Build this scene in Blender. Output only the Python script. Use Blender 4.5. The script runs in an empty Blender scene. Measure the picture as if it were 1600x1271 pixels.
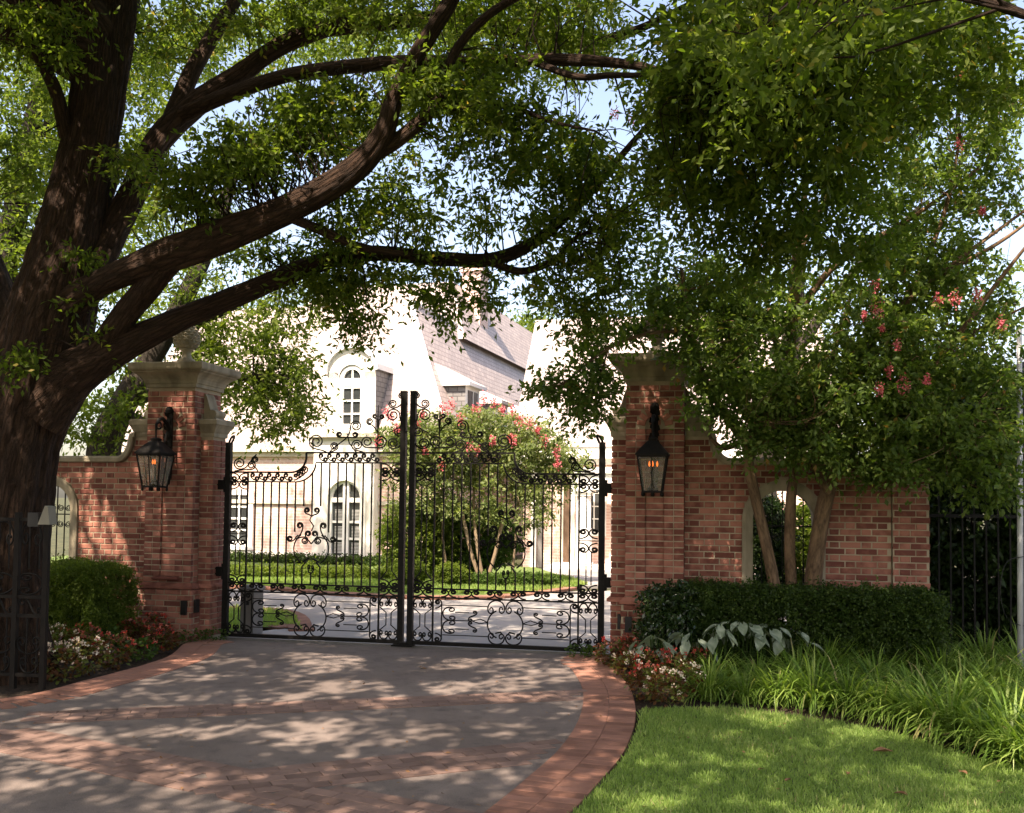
import bpy, math, random
import numpy as np
from mathutils import Matrix, Vector

# ------------------------------------------------------------------ camera, sky, sun, exposure
SC = bpy.context.scene
COL = SC.collection
R = math.radians
EYE = 1.65
FPX = 1556.0                      # focal length in photo pixels (35 mm equivalent)
PITCH, ROLL, AXIS_Y = R(2.5), R(0.7), 715.0
cam_d = bpy.data.cameras.new('camera'); cam = bpy.data.objects.new('camera', cam_d); COL.objects.link(cam)
cam_d.sensor_fit = 'HORIZONTAL'; cam_d.sensor_width = 36.0; cam_d.lens = 36.0 * FPX / 1600.0
cam_d.shift_y = (AXIS_Y - 635.5) / 1600.0
cam_d.clip_start = 0.05; cam_d.clip_end = 2000
CAM = Matrix.Translation((0, 0, EYE)) @ Matrix.Rotation(R(90) + PITCH, 4, 'X') @ Matrix.Rotation(ROLL, 4, 'Z')
cam.matrix_world = CAM
SC.camera = cam

SUN_AZ = R(207)                   # compass style: 0 = +Y (ahead), 90 = +X (right); the sun stands behind us to the left
SUN_EL = R(55)
SUN_TO = Vector((math.sin(SUN_AZ) * math.cos(SUN_EL), math.cos(SUN_AZ) * math.cos(SUN_EL), math.sin(SUN_EL)))
world = bpy.data.worlds.new('World'); SC.world = world; world.use_nodes = True
wn = world.node_tree; wn.nodes.clear()
sky = wn.nodes.new('ShaderNodeTexSky'); sky.sky_type = 'NISHITA'; sky.sun_disc = False
sky.sun_elevation = SUN_EL; sky.sun_rotation = SUN_AZ; sky.air_density = 1.0; sky.dust_density = 3.0; sky.ozone_density = 1.0
bg = wn.nodes.new('ShaderNodeBackground'); bg.inputs['Strength'].default_value = 0.15
wo = wn.nodes.new('ShaderNodeOutputWorld')
wn.links.new(sky.outputs[0], bg.inputs[0]); wn.links.new(bg.outputs[0], wo.inputs[0])
sun_d = bpy.data.lights.new('sun', 'SUN'); sun_d.energy = 4.8; sun_d.angle = R(0.53); sun_d.color = (1.0, 0.94, 0.84)
sun = bpy.data.objects.new('sun', sun_d); COL.objects.link(sun)
sun.rotation_euler = (-SUN_TO).to_track_quat('-Z', 'Y').to_euler(); sun.location = (-10, -8, 20)
SC.view_settings.view_transform = 'Standard'; SC.view_settings.look = 'None'
SC.view_settings.exposure = 1.55; SC.view_settings.gamma = 1.0; SC.view_settings.use_curve_mapping = False
SC.view_settings.use_white_balance = True; SC.view_settings.white_balance_temperature = 7600; SC.view_settings.white_balance_tint = 16
SC.render.engine = 'CYCLES'
SC.cycles.use_denoising = True
SC.cycles.max_bounces = 8; SC.cycles.diffuse_bounces = 4; SC.cycles.glossy_bounces = 2
SC.cycles.transmission_bounces = 5; SC.cycles.transparent_max_bounces = 8
SC.cycles.caustics_reflective = False; SC.cycles.caustics_refractive = False

# ------------------------------------------------------------------ helpers
rng = np.random.default_rng(7)
random.seed(7)
ROT = CAM.to_3x3()

def ray(px, py):
    return ROT @ Vector(((px - 800.0) / FPX, (AXIS_Y - py) / FPX, -1.0))
def at(px, py, Y):                                  # where the line of sight meets the plane at depth Y
    d = ray(px, py); k = Y / d.y
    return Vector((d.x * k, Y, EYE + d.z * k))
def ground(px, py, z=0.0):
    d = ray(px, py); k = (z - EYE) / d.z
    return Vector((d.x * k, d.y * k, z))
RT = np.array(ROT.transposed())
def project(P):
    q = (np.asarray(P, float) - np.array([0, 0, EYE])) @ RT.T
    w = -q[:, 2]
    return 800 + FPX * q[:, 0] / w, AXIS_Y - FPX * q[:, 1] / w, w

def tag(o, label=None, cat=None, group=None, kind=None):
    if label: o['label'] = label
    if cat: o['category'] = cat
    if group: o['group'] = group
    if kind: o['kind'] = kind
    return o
def thing(name, label, cat, loc=(0, 0, 0), rotz=0.0, group=None):
    o = bpy.data.objects.new(name, None); COL.objects.link(o)
    o.location = loc; o.rotation_euler = (0, 0, rotz); o.empty_display_size = 0.2
    return tag(o, label, cat, group)
def link(name, me, parent=None, loc=None):
    o = bpy.data.objects.new(name, me); COL.objects.link(o)
    if parent is not None: o.parent = parent
    if loc is not None: o.location = loc
    return o
def copy_tree(o, parent=None):
    c = o.copy(); COL.objects.link(c); c.parent = parent
    for ch in o.children: copy_tree(ch, c)
    return c
def np_mesh(name, V, F, mat, smooth=False, uv=None, attrs=None):
    V = np.asarray(V, np.float32); F = np.asarray(F, np.int32); k = F.shape[1]
    me = bpy.data.meshes.new(name)
    me.vertices.add(len(V)); me.vertices.foreach_set('co', V.ravel())
    me.loops.add(F.size); me.loops.foreach_set('vertex_index', F.ravel())
    me.polygons.add(len(F)); me.polygons.foreach_set('loop_start', np.arange(0, F.size, k, dtype=np.int32))
    if smooth: me.polygons.foreach_set('use_smooth', np.ones(len(F), bool))
    if attrs:
        for an, av in attrs.items():
            a = me.attributes.new(an, 'FLOAT', 'POINT'); a.data.foreach_set('value', np.asarray(av, np.float32))
    if uv is not None:
        l = me.uv_layers.new(name='UVMap'); l.data.foreach_set('uv', np.asarray(uv, np.float32)[F.ravel()].ravel())
    me.update(); me.materials.append(mat)
    return me

class MB:
    """collects faces; build() links them as one mesh object"""
    def __init__(s): s.v = []; s.f = []
    def add(s, vs, fs):
        o = len(s.v); s.v += [tuple(p) for p in vs]; s.f += [tuple(i + o for i in f) for f in fs]
    def box(s, x0, x1, y0, y1, z0, z1):
        s.add([(x0,y0,z0),(x1,y0,z0),(x1,y1,z0),(x0,y1,z0),(x0,y0,z1),(x1,y0,z1),(x1,y1,z1),(x0,y1,z1)],
              [(0,3,2,1),(4,5,6,7),(0,1,5,4),(1,2,6,5),(2,3,7,6),(3,0,4,7)])
    def tube(s, pts, r, n=6, caps=True, flat=1.0):
        pts = [Vector(p) for p in pts]; m = len(pts)
        rs = r if isinstance(r, (list, tuple)) else [r] * m
        t0 = (pts[1] - pts[0]).normalized()
        up = Vector((0, 1, 0)) if abs(t0.y) < 0.9 else Vector((1, 0, 0))
        vs = []
        for i, p in enumerate(pts):
            t = (pts[min(i+1, m-1)] - pts[max(i-1, 0)])
            if t.length < 1e-9: t = t0
            t = t.normalized()
            a = up - t * up.dot(t)
            if a.length < 1e-6: a = t.orthogonal()
            a.normalize(); b = t.cross(a); up = a
            for k in range(n):
                q = 2 * math.pi * (k + 0.5) / n
                vs.append(p + a * (math.cos(q) * rs[i] * flat) + b * (math.sin(q) * rs[i]))
        fs = [(i*n+k, i*n+(k+1) % n, (i+1)*n+(k+1) % n, (i+1)*n+k) for i in range(m-1) for k in range(n)]
        if caps: fs += [tuple(range(n))[::-1], tuple((m-1)*n + k for k in range(n))]
        s.add(vs, fs)
    def lathe(s, prof, n=24, cx=0, cy=0):
        vs = [(cx + r*math.cos(2*math.pi*k/n), cy + r*math.sin(2*math.pi*k/n), z) for r, z in prof for k in range(n)]
        m = len(prof)
        fs = [(i*n+k, i*n+(k+1) % n, (i+1)*n+(k+1) % n, (i+1)*n+k) for i in range(m-1) for k in range(n)]
        fs += [tuple(range(n))[::-1], tuple((m-1)*n+k for k in range(n))]
        s.add(vs, fs)
    def square_profile(s, prof, hx, hy, cx=0, cy=0):
        """moulding run round a rectangle: prof = [(outset, z)]"""
        vs = []
        for o, z in prof:
            vs += [(cx-hx-o, cy-hy-o, z), (cx+hx+o, cy-hy-o, z), (cx+hx+o, cy+hy+o, z), (cx-hx-o, cy+hy+o, z)]
        m = len(prof)
        fs = [(i*4+k, i*4+(k+1) % 4, (i+1)*4+(k+1) % 4, (i+1)*4+k) for i in range(m-1) for k in range(4)]
        fs += [(3,2,1,0), tuple((m-1)*4+k for k in range(4))]
        s.add(vs, fs)
    def prism(s, poly, y0, y1):
        """polygon in the x-z plane pushed from y0 to y1"""
        n = len(poly)
        s.add([(x, y0, z) for x, z in poly] + [(x, y1, z) for x, z in poly],
              [tuple(range(n)), tuple(range(2*n-1, n-1, -1))] + [(i, i+n, (i+1) % n + n, (i+1) % n) for i in range(n)])
    def strip(s, A, B):
        n = len(A); s.add(list(A) + list(B), [(i, i+1, n+i+1, n+i) for i in range(n-1)])
    def build(s, name, mat, parent=None, smooth=False, origin=None):
        me = bpy.data.meshes.new(name)
        v = s.v if origin is None else [(p[0]-origin[0], p[1]-origin[1], p[2]-origin[2]) for p in s.v]
        me.from_pydata(v, [], s.f); me.materials.append(mat)
        if smooth: me.polygons.foreach_set('use_smooth', [True] * len(me.polygons))
        me.update()
        return link(name, me, parent)

# ------------------------------------------------------------------ materials
def _nodes(name):
    m = bpy.data.materials.new(name); m.use_nodes = True
    nt = m.node_tree; b = nt.nodes['Principled BSDF']
    return m, nt, b
def N(nt, t, **kw):
    n = nt.nodes.new(t)
    for k, v in kw.items(): setattr(n, k, v)
    return n
def ramp(nt, stops):
    r = nt.nodes.new('ShaderNodeValToRGB'); e = r.color_ramp.elements
    while len(e) < len(stops): e.new(0.5)
    for q, (p, c) in zip(e, stops): q.position = p; q.color = (*c, 1)
    return r
def pm(name, c1, c2, scale=6.0, rough=0.8, bump=0.2, bscale=None, metal=0.0, objrand=0.0, spec=0.3, detail=6, stretch=None, bdist=0.01):
    """two-tone noise material with fine relief; objrand varies the tone from piece to piece"""
    m, nt, b = _nodes(name); L = nt.links.new
    tc = N(nt, 'ShaderNodeTexCoord'); src = tc.outputs['Object']
    if stretch:
        mp = N(nt, 'ShaderNodeMapping'); mp.inputs['Scale'].default_value = stretch; L(src, mp.inputs[0]); src = mp.outputs[0]
    oi = N(nt, 'ShaderNodeObjectInfo')
    add = N(nt, 'ShaderNodeVectorMath', operation='ADD'); L(src, add.inputs[0])
    sc_ = N(nt, 'ShaderNodeVectorMath', operation='SCALE'); sc_.inputs[0].default_value = (17, 31, 23); L(oi.outputs['Random'], sc_.inputs['Scale'])
    L(sc_.outputs[0], add.inputs[1])
    nz = N(nt, 'ShaderNodeTexNoise'); nz.inputs['Scale'].default_value = scale; nz.inputs['Detail'].default_value = detail
    L(add.outputs[0], nz.inputs['Vector'])
    fac = nz.outputs['Fac']
    if objrand:
        mr = N(nt, 'ShaderNodeMapRange'); mr.inputs['To Min'].default_value = -objrand; mr.inputs['To Max'].default_value = objrand
        L(oi.outputs['Random'], mr.inputs['Value'])
        ad = N(nt, 'ShaderNodeMath', operation='ADD'); L(fac, ad.inputs[0]); L(mr.outputs[0], ad.inputs[1]); fac = ad.outputs[0]
    rp = ramp(nt, [(0.3, c1), (0.7, c2)]); L(fac, rp.inputs[0]); L(rp.outputs[0], b.inputs['Base Color'])
    b.inputs['Roughness'].default_value = rough; b.inputs['Metallic'].default_value = metal
    b.inputs['Specular IOR Level'].default_value = spec
    if bump:
        n2 = N(nt, 'ShaderNodeTexNoise'); n2.inputs['Scale'].default_value = bscale or scale * 4; n2.inputs['Detail'].default_value = 8
        L(add.outputs[0], n2.inputs['Vector'])
        bp = N(nt, 'ShaderNodeBump'); bp.inputs['Strength'].default_value = bump; bp.inputs['Distance'].default_value = bdist
        L(n2.outputs['Fac'], bp.inputs['Height']); L(bp.outputs[0], b.inputs['Normal'])
    return m
def leaf_mat(name, stops, trans=0.4, rough=0.55, spec=0.18, tcol=1.75):
    m, nt, b = _nodes(name); L = nt.links.new
    a = N(nt, 'ShaderNodeAttribute', attribute_name='tint')
    rp = ramp(nt, stops); L(a.outputs['Fac'], rp.inputs[0])
    L(rp.outputs[0], b.inputs['Base Color']); b.inputs['Roughness'].default_value = rough; b.inputs['Specular IOR Level'].default_value = spec
    tr = N(nt, 'ShaderNodeBsdfTranslucent')
    g = N(nt, 'ShaderNodeMixRGB', blend_type='MULTIPLY'); g.inputs[0].default_value = 1.0; g.inputs[2].default_value = (tcol*1.15, tcol*1.2, tcol*0.55, 1)
    L(rp.outputs[0], g.inputs[1]); L(g.outputs[0], tr.inputs[0])
    mx = N(nt, 'ShaderNodeMixShader'); mx.inputs[0].default_value = trans
    L(b.outputs[0], mx.inputs[1]); L(tr.outputs[0], mx.inputs[2])
    L(mx.outputs[0], nt.nodes['Material Output'].inputs['Surface'])
    return m
def bark_mat(name, c1, c2, us=6.0, vs=2.5, bump=1.0, dist=0.03):
    m, nt, b = _nodes(name); L = nt.links.new
    uv = N(nt, 'ShaderNodeUVMap'); mp = N(nt, 'ShaderNodeMapping'); mp.inputs['Scale'].default_value = (us, vs, 1); L(uv.outputs[0], mp.inputs[0])
    nz = N(nt, 'ShaderNodeTexNoise'); nz.inputs['Scale'].default_value = 3; nz.inputs['Detail'].default_value = 5; L(mp.outputs[0], nz.inputs['Vector'])
    mixv = N(nt, 'ShaderNodeMixRGB'); mixv.inputs[0].default_value = 0.25; L(mp.outputs[0], mixv.inputs[1]); L(nz.outputs['Color'], mixv.inputs[2])
    vo = N(nt, 'ShaderNodeTexVoronoi', feature='DISTANCE_TO_EDGE'); vo.inputs['Scale'].default_value = 3.0; L(mixv.outputs[0], vo.inputs['Vector'])
    n2 = N(nt, 'ShaderNodeTexNoise'); n2.inputs['Scale'].default_value = 14; n2.inputs['Detail'].default_value = 8; L(mp.outputs[0], n2.inputs['Vector'])
    hv = N(nt, 'ShaderNodeMath', operation='MULTIPLY_ADD'); L(vo.outputs['Distance'], hv.inputs[0]); hv.inputs[1].default_value = 1.6; L(n2.outputs['Fac'], hv.inputs[2])
    rp = ramp(nt, [(0.3, c1), (1.0, c2)]); L(hv.outputs[0], rp.inputs[0]); L(rp.outputs[0], b.inputs['Base Color'])
    bp = N(nt, 'ShaderNodeBump'); bp.inputs['Strength'].default_value = bump; bp.inputs['Distance'].default_value = dist
    L(hv.outputs[0], bp.inputs['Height']); L(bp.outputs[0], b.inputs['Normal'])
    b.inputs['Roughness'].default_value = 0.9; b.inputs['Specular IOR Level'].default_value = 0.2
    return m
def course_mat(name, a, b_, mortar, bw, bh, ms, rough=0.85, bump=0.3):
    """far masonry or slates, too small to tell apart: brick pattern on x+y / z"""
    m, nt, b = _nodes(name); L = nt.links.new
    tc = N(nt, 'ShaderNodeTexCoord'); sp = N(nt, 'ShaderNodeSeparateXYZ'); L(tc.outputs['Object'], sp.inputs[0])
    ad = N(nt, 'ShaderNodeMath', operation='ADD'); L(sp.outputs[0], ad.inputs[0]); L(sp.outputs[1], ad.inputs[1])
    cb = N(nt, 'ShaderNodeCombineXYZ'); L(ad.outputs[0], cb.inputs[0]); L(sp.outputs[2], cb.inputs[1])
    bt = N(nt, 'ShaderNodeTexBrick'); L(cb.outputs[0], bt.inputs['Vector'])
    bt.inputs['Color1'].default_value = (*a, 1); bt.inputs['Color2'].default_value = (*b_, 1); bt.inputs['Mortar'].default_value = (*mortar, 1)
    bt.inputs['Scale'].default_value = 1.0; bt.inputs['Brick Width'].default_value = bw; bt.inputs['Row Height'].default_value = bh
    bt.inputs['Mortar Size'].default_value = ms; bt.inputs['Bias'].default_value = 0.0
    nz = N(nt, 'ShaderNodeTexNoise'); nz.inputs['Scale'].default_value = 2.5; nz.inputs['Detail'].default_value = 5; L(tc.outputs['Object'], nz.inputs['Vector'])
    mr = N(nt, 'ShaderNodeMapRange'); mr.inputs['To Min'].default_value = 0.75; mr.inputs['To Max'].default_value = 1.2; L(nz.outputs['Fac'], mr.inputs['Value'])
    mu = N(nt, 'ShaderNodeVectorMath', operation='SCALE'); L(bt.outputs['Color'], mu.inputs[0]); L(mr.outputs[0], mu.inputs['Scale'])
    L(mu.outputs[0], b.inputs['Base Color']); b.inputs['Roughness'].default_value = rough; b.inputs['Specular IOR Level'].default_value = 0.2
    bp = N(nt, 'ShaderNodeBump'); bp.inputs['Strength'].default_value = bump; bp.inputs['Distance'].default_value = 0.01; bp.invert = True
    L(bt.outputs['Fac'], bp.inputs['Height']); L(bp.outputs[0], b.inputs['Normal'])
    return m

M = {}
M['brick'] = pm('red_brick', (0.14, 0.045, 0.033), (0.34, 0.140, 0.100), 9, 0.9, 0.6, 60, objrand=0.28, bdist=0.004)
M['mortar'] = pm('mortar', (0.25, 0.19, 0.13), (0.40, 0.33, 0.24), 4, 0.95, 0.5, 90, bdist=0.004)
M['stone'] = pm('cast_stone', (0.15, 0.125, 0.085), (0.36, 0.305, 0.22), 3.0, 0.9, 0.4, 40, stretch=(2.4, 2.4, .8), bdist=0.006)
M['iron'] = pm('black_iron', (0.003, 0.0028, 0.0026), (0.008, 0.007, 0.006), 20, 0.6, 0.3, 80, metal=0.0, spec=0.15, bdist=0.003)
M['iron_brown'] = pm('weathered_iron', (0.004, 0.0035, 0.003), (0.011, 0.008, 0.006), 14, 0.65, 0.3, 80, spec=0.15, bdist=0.003)
def drive_mat():
    m, nt, b = _nodes('grey_aggregate'); L = nt.links.new
    tc = N(nt, 'ShaderNodeTexCoord')
    def noise(sc, det=6, rg=.6):
        n = N(nt, 'ShaderNodeTexNoise'); n.inputs['Scale'].default_value = sc; n.inputs['Detail'].default_value = det; n.inputs['Roughness'].default_value = rg; L(tc.outputs['Object'], n.inputs['Vector']); return n
    a, c, f = noise(.8, 5), noise(7, 8, .7), noise(140, 3)
    r1 = ramp(nt, [(.35, (.130, .104, .093)), (.65, (.188, .154, .139))]); L(a.outputs['Fac'], r1.inputs[0])
    r2 = ramp(nt, [(.3, (.55, .55, .56)), (.5, (1, 1, 1)), (.75, (1.12, 1.08, 1.05))]); L(c.outputs['Fac'], r2.inputs[0])
    r3 = ramp(nt, [(.35, (.6, .6, .6)), (.5, (1, 1, 1)), (.68, (1.45, 1.4, 1.35))]); L(f.outputs['Fac'], r3.inputs[0])
    m1 = N(nt, 'ShaderNodeMixRGB', blend_type='MULTIPLY'); m1.inputs[0].default_value = .8; L(r1.outputs[0], m1.inputs[1]); L(r2.outputs[0], m1.inputs[2])
    m2 = N(nt, 'ShaderNodeMixRGB', blend_type='MULTIPLY'); m2.inputs[0].default_value = .8; L(m1.outputs[0], m2.inputs[1]); L(r3.outputs[0], m2.inputs[2])
    L(m2.outputs[0], b.inputs['Base Color']); b.inputs['Roughness'].default_value = .9; b.inputs['Specular IOR Level'].default_value = .25
    bp = N(nt, 'ShaderNodeBump'); bp.inputs['Strength'].default_value = .5; bp.inputs['Distance'].default_value = .004; L(f.outputs['Fac'], bp.inputs['Height']); L(bp.outputs[0], b.inputs['Normal'])
    return m
M['asphalt'] = drive_mat()
M['paver'] = pm('paver_brick', (0.17, 0.078, 0.053), (0.30, 0.145, 0.103), 4, 0.9, 0.5, 70, objrand=0.2, bdist=0.004)
M['paver_band'] = pm('worn_paver', (0.130, 0.081, 0.066), (0.220, 0.139, 0.113), 4, 0.9, 0.5, 70, objrand=0.2, bdist=0.004)
M['court'] = pm('pale_paving', (0.21, 0.195, 0.185), (0.31, 0.29, 0.275), 0.9, 0.9, 0.3, 60, detail=9)
M['mulch'] = pm('mulch', (0.018, 0.011, 0.007), (0.06, 0.037, 0.022), 30, 0.95, 1.0, 60, bdist=0.03)
M['soil'] = pm('ground_soil', (0.03, 0.035, 0.015), (0.075, 0.075, 0.035), 2.5, 0.95, 0.6, 30, bdist=0.03)
M['lawn'] = pm('lawn_turf', (0.07, 0.115, 0.025), (0.12, 0.17, 0.045), 5, 0.9, 0.6, 90, bdist=0.02)
M['bark'] = bark_mat('oak_bark', (0.010, 0.006, 0.004), (0.066, 0.037, 0.024), 2.6, 1.6, 1.0, 0.05)
M['bark_small'] = bark_mat('oak_limb_bark', (0.011, 0.0065, 0.0045), (0.062, 0.036, 0.024), 3, 2.0, 1.0, 0.03)
M['myrtle_bark'] = bark_mat('myrtle_bark', (0.055, 0.033, 0.020), (0.20, 0.125, 0.075), 1.2, 1.4, 0.5, 0.01)
M['pale_bark'] = bark_mat('pale_bark', (0.13, 0.09, 0.055), (0.30, 0.225, 0.15), 1.5, 0.8, 0.25, 0.006)
M['grey_bark'] = bark_mat('grey_bark', (0.022, 0.017, 0.013), (0.095, 0.078, 0.062), 6, 2.5, 1.0, 0.03)
M['oak_leaf'] = leaf_mat('oak_leaf', [(0.0, (0.042, 0.073, 0.011)), (0.55, (0.080, 0.121, 0.019)), (0.92, (0.142, 0.175, 0.032)), (1.0, (0.24, 0.18, 0.05))], 0.5)
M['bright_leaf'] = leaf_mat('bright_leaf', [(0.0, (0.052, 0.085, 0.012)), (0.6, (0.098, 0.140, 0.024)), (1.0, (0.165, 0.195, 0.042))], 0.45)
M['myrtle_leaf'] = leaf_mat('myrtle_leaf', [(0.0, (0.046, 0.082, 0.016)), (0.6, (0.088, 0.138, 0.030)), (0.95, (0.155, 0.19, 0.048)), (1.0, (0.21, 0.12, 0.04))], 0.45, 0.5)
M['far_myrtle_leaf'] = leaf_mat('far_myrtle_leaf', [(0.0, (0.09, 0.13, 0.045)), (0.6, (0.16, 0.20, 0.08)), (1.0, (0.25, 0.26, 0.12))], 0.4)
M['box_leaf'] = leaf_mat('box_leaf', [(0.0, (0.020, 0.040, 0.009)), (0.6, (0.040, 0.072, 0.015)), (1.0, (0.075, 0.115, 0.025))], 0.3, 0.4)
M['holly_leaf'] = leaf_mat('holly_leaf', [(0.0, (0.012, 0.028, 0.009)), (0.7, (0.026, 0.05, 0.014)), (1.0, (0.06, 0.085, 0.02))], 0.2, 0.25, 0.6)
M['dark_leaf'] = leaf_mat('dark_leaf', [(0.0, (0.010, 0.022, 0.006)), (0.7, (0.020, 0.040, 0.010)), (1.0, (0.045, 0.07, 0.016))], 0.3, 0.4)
M['liriope'] = leaf_mat('liriope_leaf', [(0.0, (0.055, 0.115, 0.018)), (0.55, (0.125, 0.205, 0.038)), (0.92, (0.24, 0.31, 0.085)), (1.0, (0.27, 0.23, 0.11))], 0.35, 0.4)
M['grass'] = leaf_mat('grass_blade', [(0.0, (0.12, 0.195, 0.045)), (0.6, (0.20, 0.285, 0.08)), (0.95, (0.29, 0.345, 0.125)), (1.0, (0.36, 0.30, 0.17))], 0.4, 0.5)
M['begonia_leaf'] = leaf_mat('begonia_leaf', [(0.0, (0.06, 0.022, 0.012)), (0.45, (0.12, 0.05, 0.022)), (0.7, (0.08, 0.10, 0.022)), (1.0, (0.13, 0.16, 0.035))], 0.3, 0.35)
M['green_bed_leaf'] = leaf_mat('bed_leaf', [(0.0, (0.03, 0.06, 0.012)), (0.6, (0.055, 0.10, 0.02)), (1.0, (0.10, 0.15, 0.035))], 0.35)
M['red_petal'] = leaf_mat('red_petal', [(0.0, (0.42, 0.03, 0.03)), (0.6, (0.55, 0.08, 0.06)), (1.0, (0.66, 0.28, 0.22))], 0.35, 0.6, 0.2, 1.0)
M['pink_petal'] = leaf_mat('pink_petal', [(0.0, (0.46, 0.06, 0.10)), (0.6, (0.58, 0.13, 0.17)), (1.0, (0.70, 0.30, 0.31))], 0.35, 0.6, 0.2, 1.0)
M['white_petal'] = leaf_mat('white_petal', [(0.0, (0.62, 0.45, 0.38)), (1.0, (0.78, 0.70, 0.62))], 0.3, 0.6, 0.2, 1.0)
M['caladium'] = leaf_mat('caladium_leaf', [(0.0, (0.13, 0.18, 0.12)), (0.6, (0.22, 0.27, 0.20)), (1.0, (0.34, 0.39, 0.31))], 0.25, 0.5, 0.25, 1.0)
M['dry_leaf'] = leaf_mat('dry_leaf', [(0.0, (0.14, 0.07, 0.035)), (1.0, (0.27, 0.15, 0.08))], 0.2, 0.7, 0.2, 1.0)
M['house_brick'] = course_mat('house_brick', (0.58, 0.37, 0.31), (0.66, 0.45, 0.38), (0.68, 0.55, 0.48), 0.21, 0.075, 0.012)
M['slate'] = course_mat('slate_roof', (0.36, 0.30, 0.28), (0.45, 0.375, 0.345), (0.25, 0.21, 0.20), 0.28, 0.15, 0.014, 0.55)
M['slate_dark'] = course_mat('slate_cheek', (0.17, 0.165, 0.165), (0.23, 0.22, 0.215), (0.09, 0.085, 0.085), 0.25, 0.13, 0.012, 0.6)
M['white'] = pm('white_paint', (0.72, 0.70, 0.65), (0.82, 0.80, 0.76), 2, 0.6, 0.1, 40)
M['limestone'] = pm('limestone_trim', (0.68, 0.63, 0.56), (0.77, 0.73, 0.66), 3, 0.85, 0.2, 40)
M['cream'] = pm('cream_cornice', (0.50, 0.44, 0.36), (0.60, 0.54, 0.45), 3, 0.8, 0.15, 40)
M['lead'] = pm('lead_roof', (0.62, 0.61, 0.60), (0.72, 0.71, 0.70), 2, 0.6, 0.1, 30)
M['pane'] = pm('dark_pane', (0.02, 0.024, 0.026), (0.05, 0.055, 0.055), 1.5, 0.12, 0.0, spec=0.6)
M['shutter'] = pm('blind_slat', (0.42, 0.41, 0.39), (0.52, 0.51, 0.48), 5, 0.6, 0.1, 40)
M['door_brown'] = pm('brown_door', (0.09, 0.055, 0.035), (0.16, 0.10, 0.065), 4, 0.6, 0.1, 40)
M['steel'] = pm('galvanised_pole', (0.30, 0.31, 0.33), (0.45, 0.46, 0.48), 8, 0.45, 0.1, 60, spec=0.5)
M['grey_box'] = pm('grey_cabinet', (0.13, 0.12, 0.11), (0.18, 0.17, 0.16), 4, 0.6, 0.1, 60)
M['pale_box'] = pm('pale_box', (0.15, 0.14, 0.11), (0.21, 0.20, 0.16), 4, 0.6, 0.1, 60)
M['black_plastic'] = pm('black_plastic', (0.006, 0.006, 0.006), (0.012, 0.012, 0.012), 10, 0.5, 0.1, 60)
def glass_mat():
    m, nt, b = _nodes('lantern_glass'); L = nt.links.new
    b.inputs['Base Color'].default_value = (0.75, 0.70, 0.60, 1); b.inputs['Roughness'].default_value = 0.15
    tr = N(nt, 'ShaderNodeBsdfTransparent'); tr.inputs[0].default_value = (0.80, 0.76, 0.68, 1)
    mx = N(nt, 'ShaderNodeMixShader'); mx.inputs[0].default_value = 0.14; L(tr.outputs[0], mx.inputs[1]); L(b.outputs[0], mx.inputs[2])
    L(mx.outputs[0], nt.nodes['Material Output'].inputs['Surface']); return m
M['lantern_glass'] = glass_mat()
def flame_mat():
    m, nt, b = _nodes('gas_flame'); b.inputs['Base Color'].default_value = (1, 0.4, 0.1, 1)
    b.inputs['Emission Color'].default_value = (1.0, 0.20, 0.035, 1); b.inputs['Emission Strength'].default_value = 0.7; return m
M['flame'] = flame_mat()

# ------------------------------------------------------------------ leaves, sprays, branches
def unit(a): return a / np.maximum(np.linalg.norm(a, axis=-1, keepdims=True), 1e-9)
def leaf_arrays(P, D, Nn, Ln, Wd, tint):
    """one folded four-sided leaf per row"""
    D = unit(D); S = unit(np.cross(D, Nn)); U = np.cross(S, D)
    Ln = np.asarray(Ln)[:, None]; Wd = np.asarray(Wd)[:, None]
    a = P; t = P + D * Ln
    l = P + D * Ln * 0.52 + S * Wd * 0.5 + U * Wd * 0.16
    r = P + D * Ln * 0.52 - S * Wd * 0.5 + U * Wd * 0.16
    V = np.stack([a, l, t, r], 1).reshape(-1, 3); n = len(P)
    i = np.arange(n)[:, None] * 4
    F = np.concatenate([i + [0, 2, 1], i + [0, 3, 2]], 0)
    return V, F, np.repeat(tint, 4)
def leaf_object(name, parent, mat, arrs, origin=(0, 0, 0)):
    V, F, T = [], [], []; o = 0
    for v, f, t in arrs:
        V.append(v); F.append(f + o); T.append(t); o += len(v)
    V = np.concatenate(V) - np.asarray(origin); F = np.concatenate(F); T = np.concatenate(T)
    me = np_mesh(name, V, F, mat, attrs={'tint': T})
    return link(name, me, parent)
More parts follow.
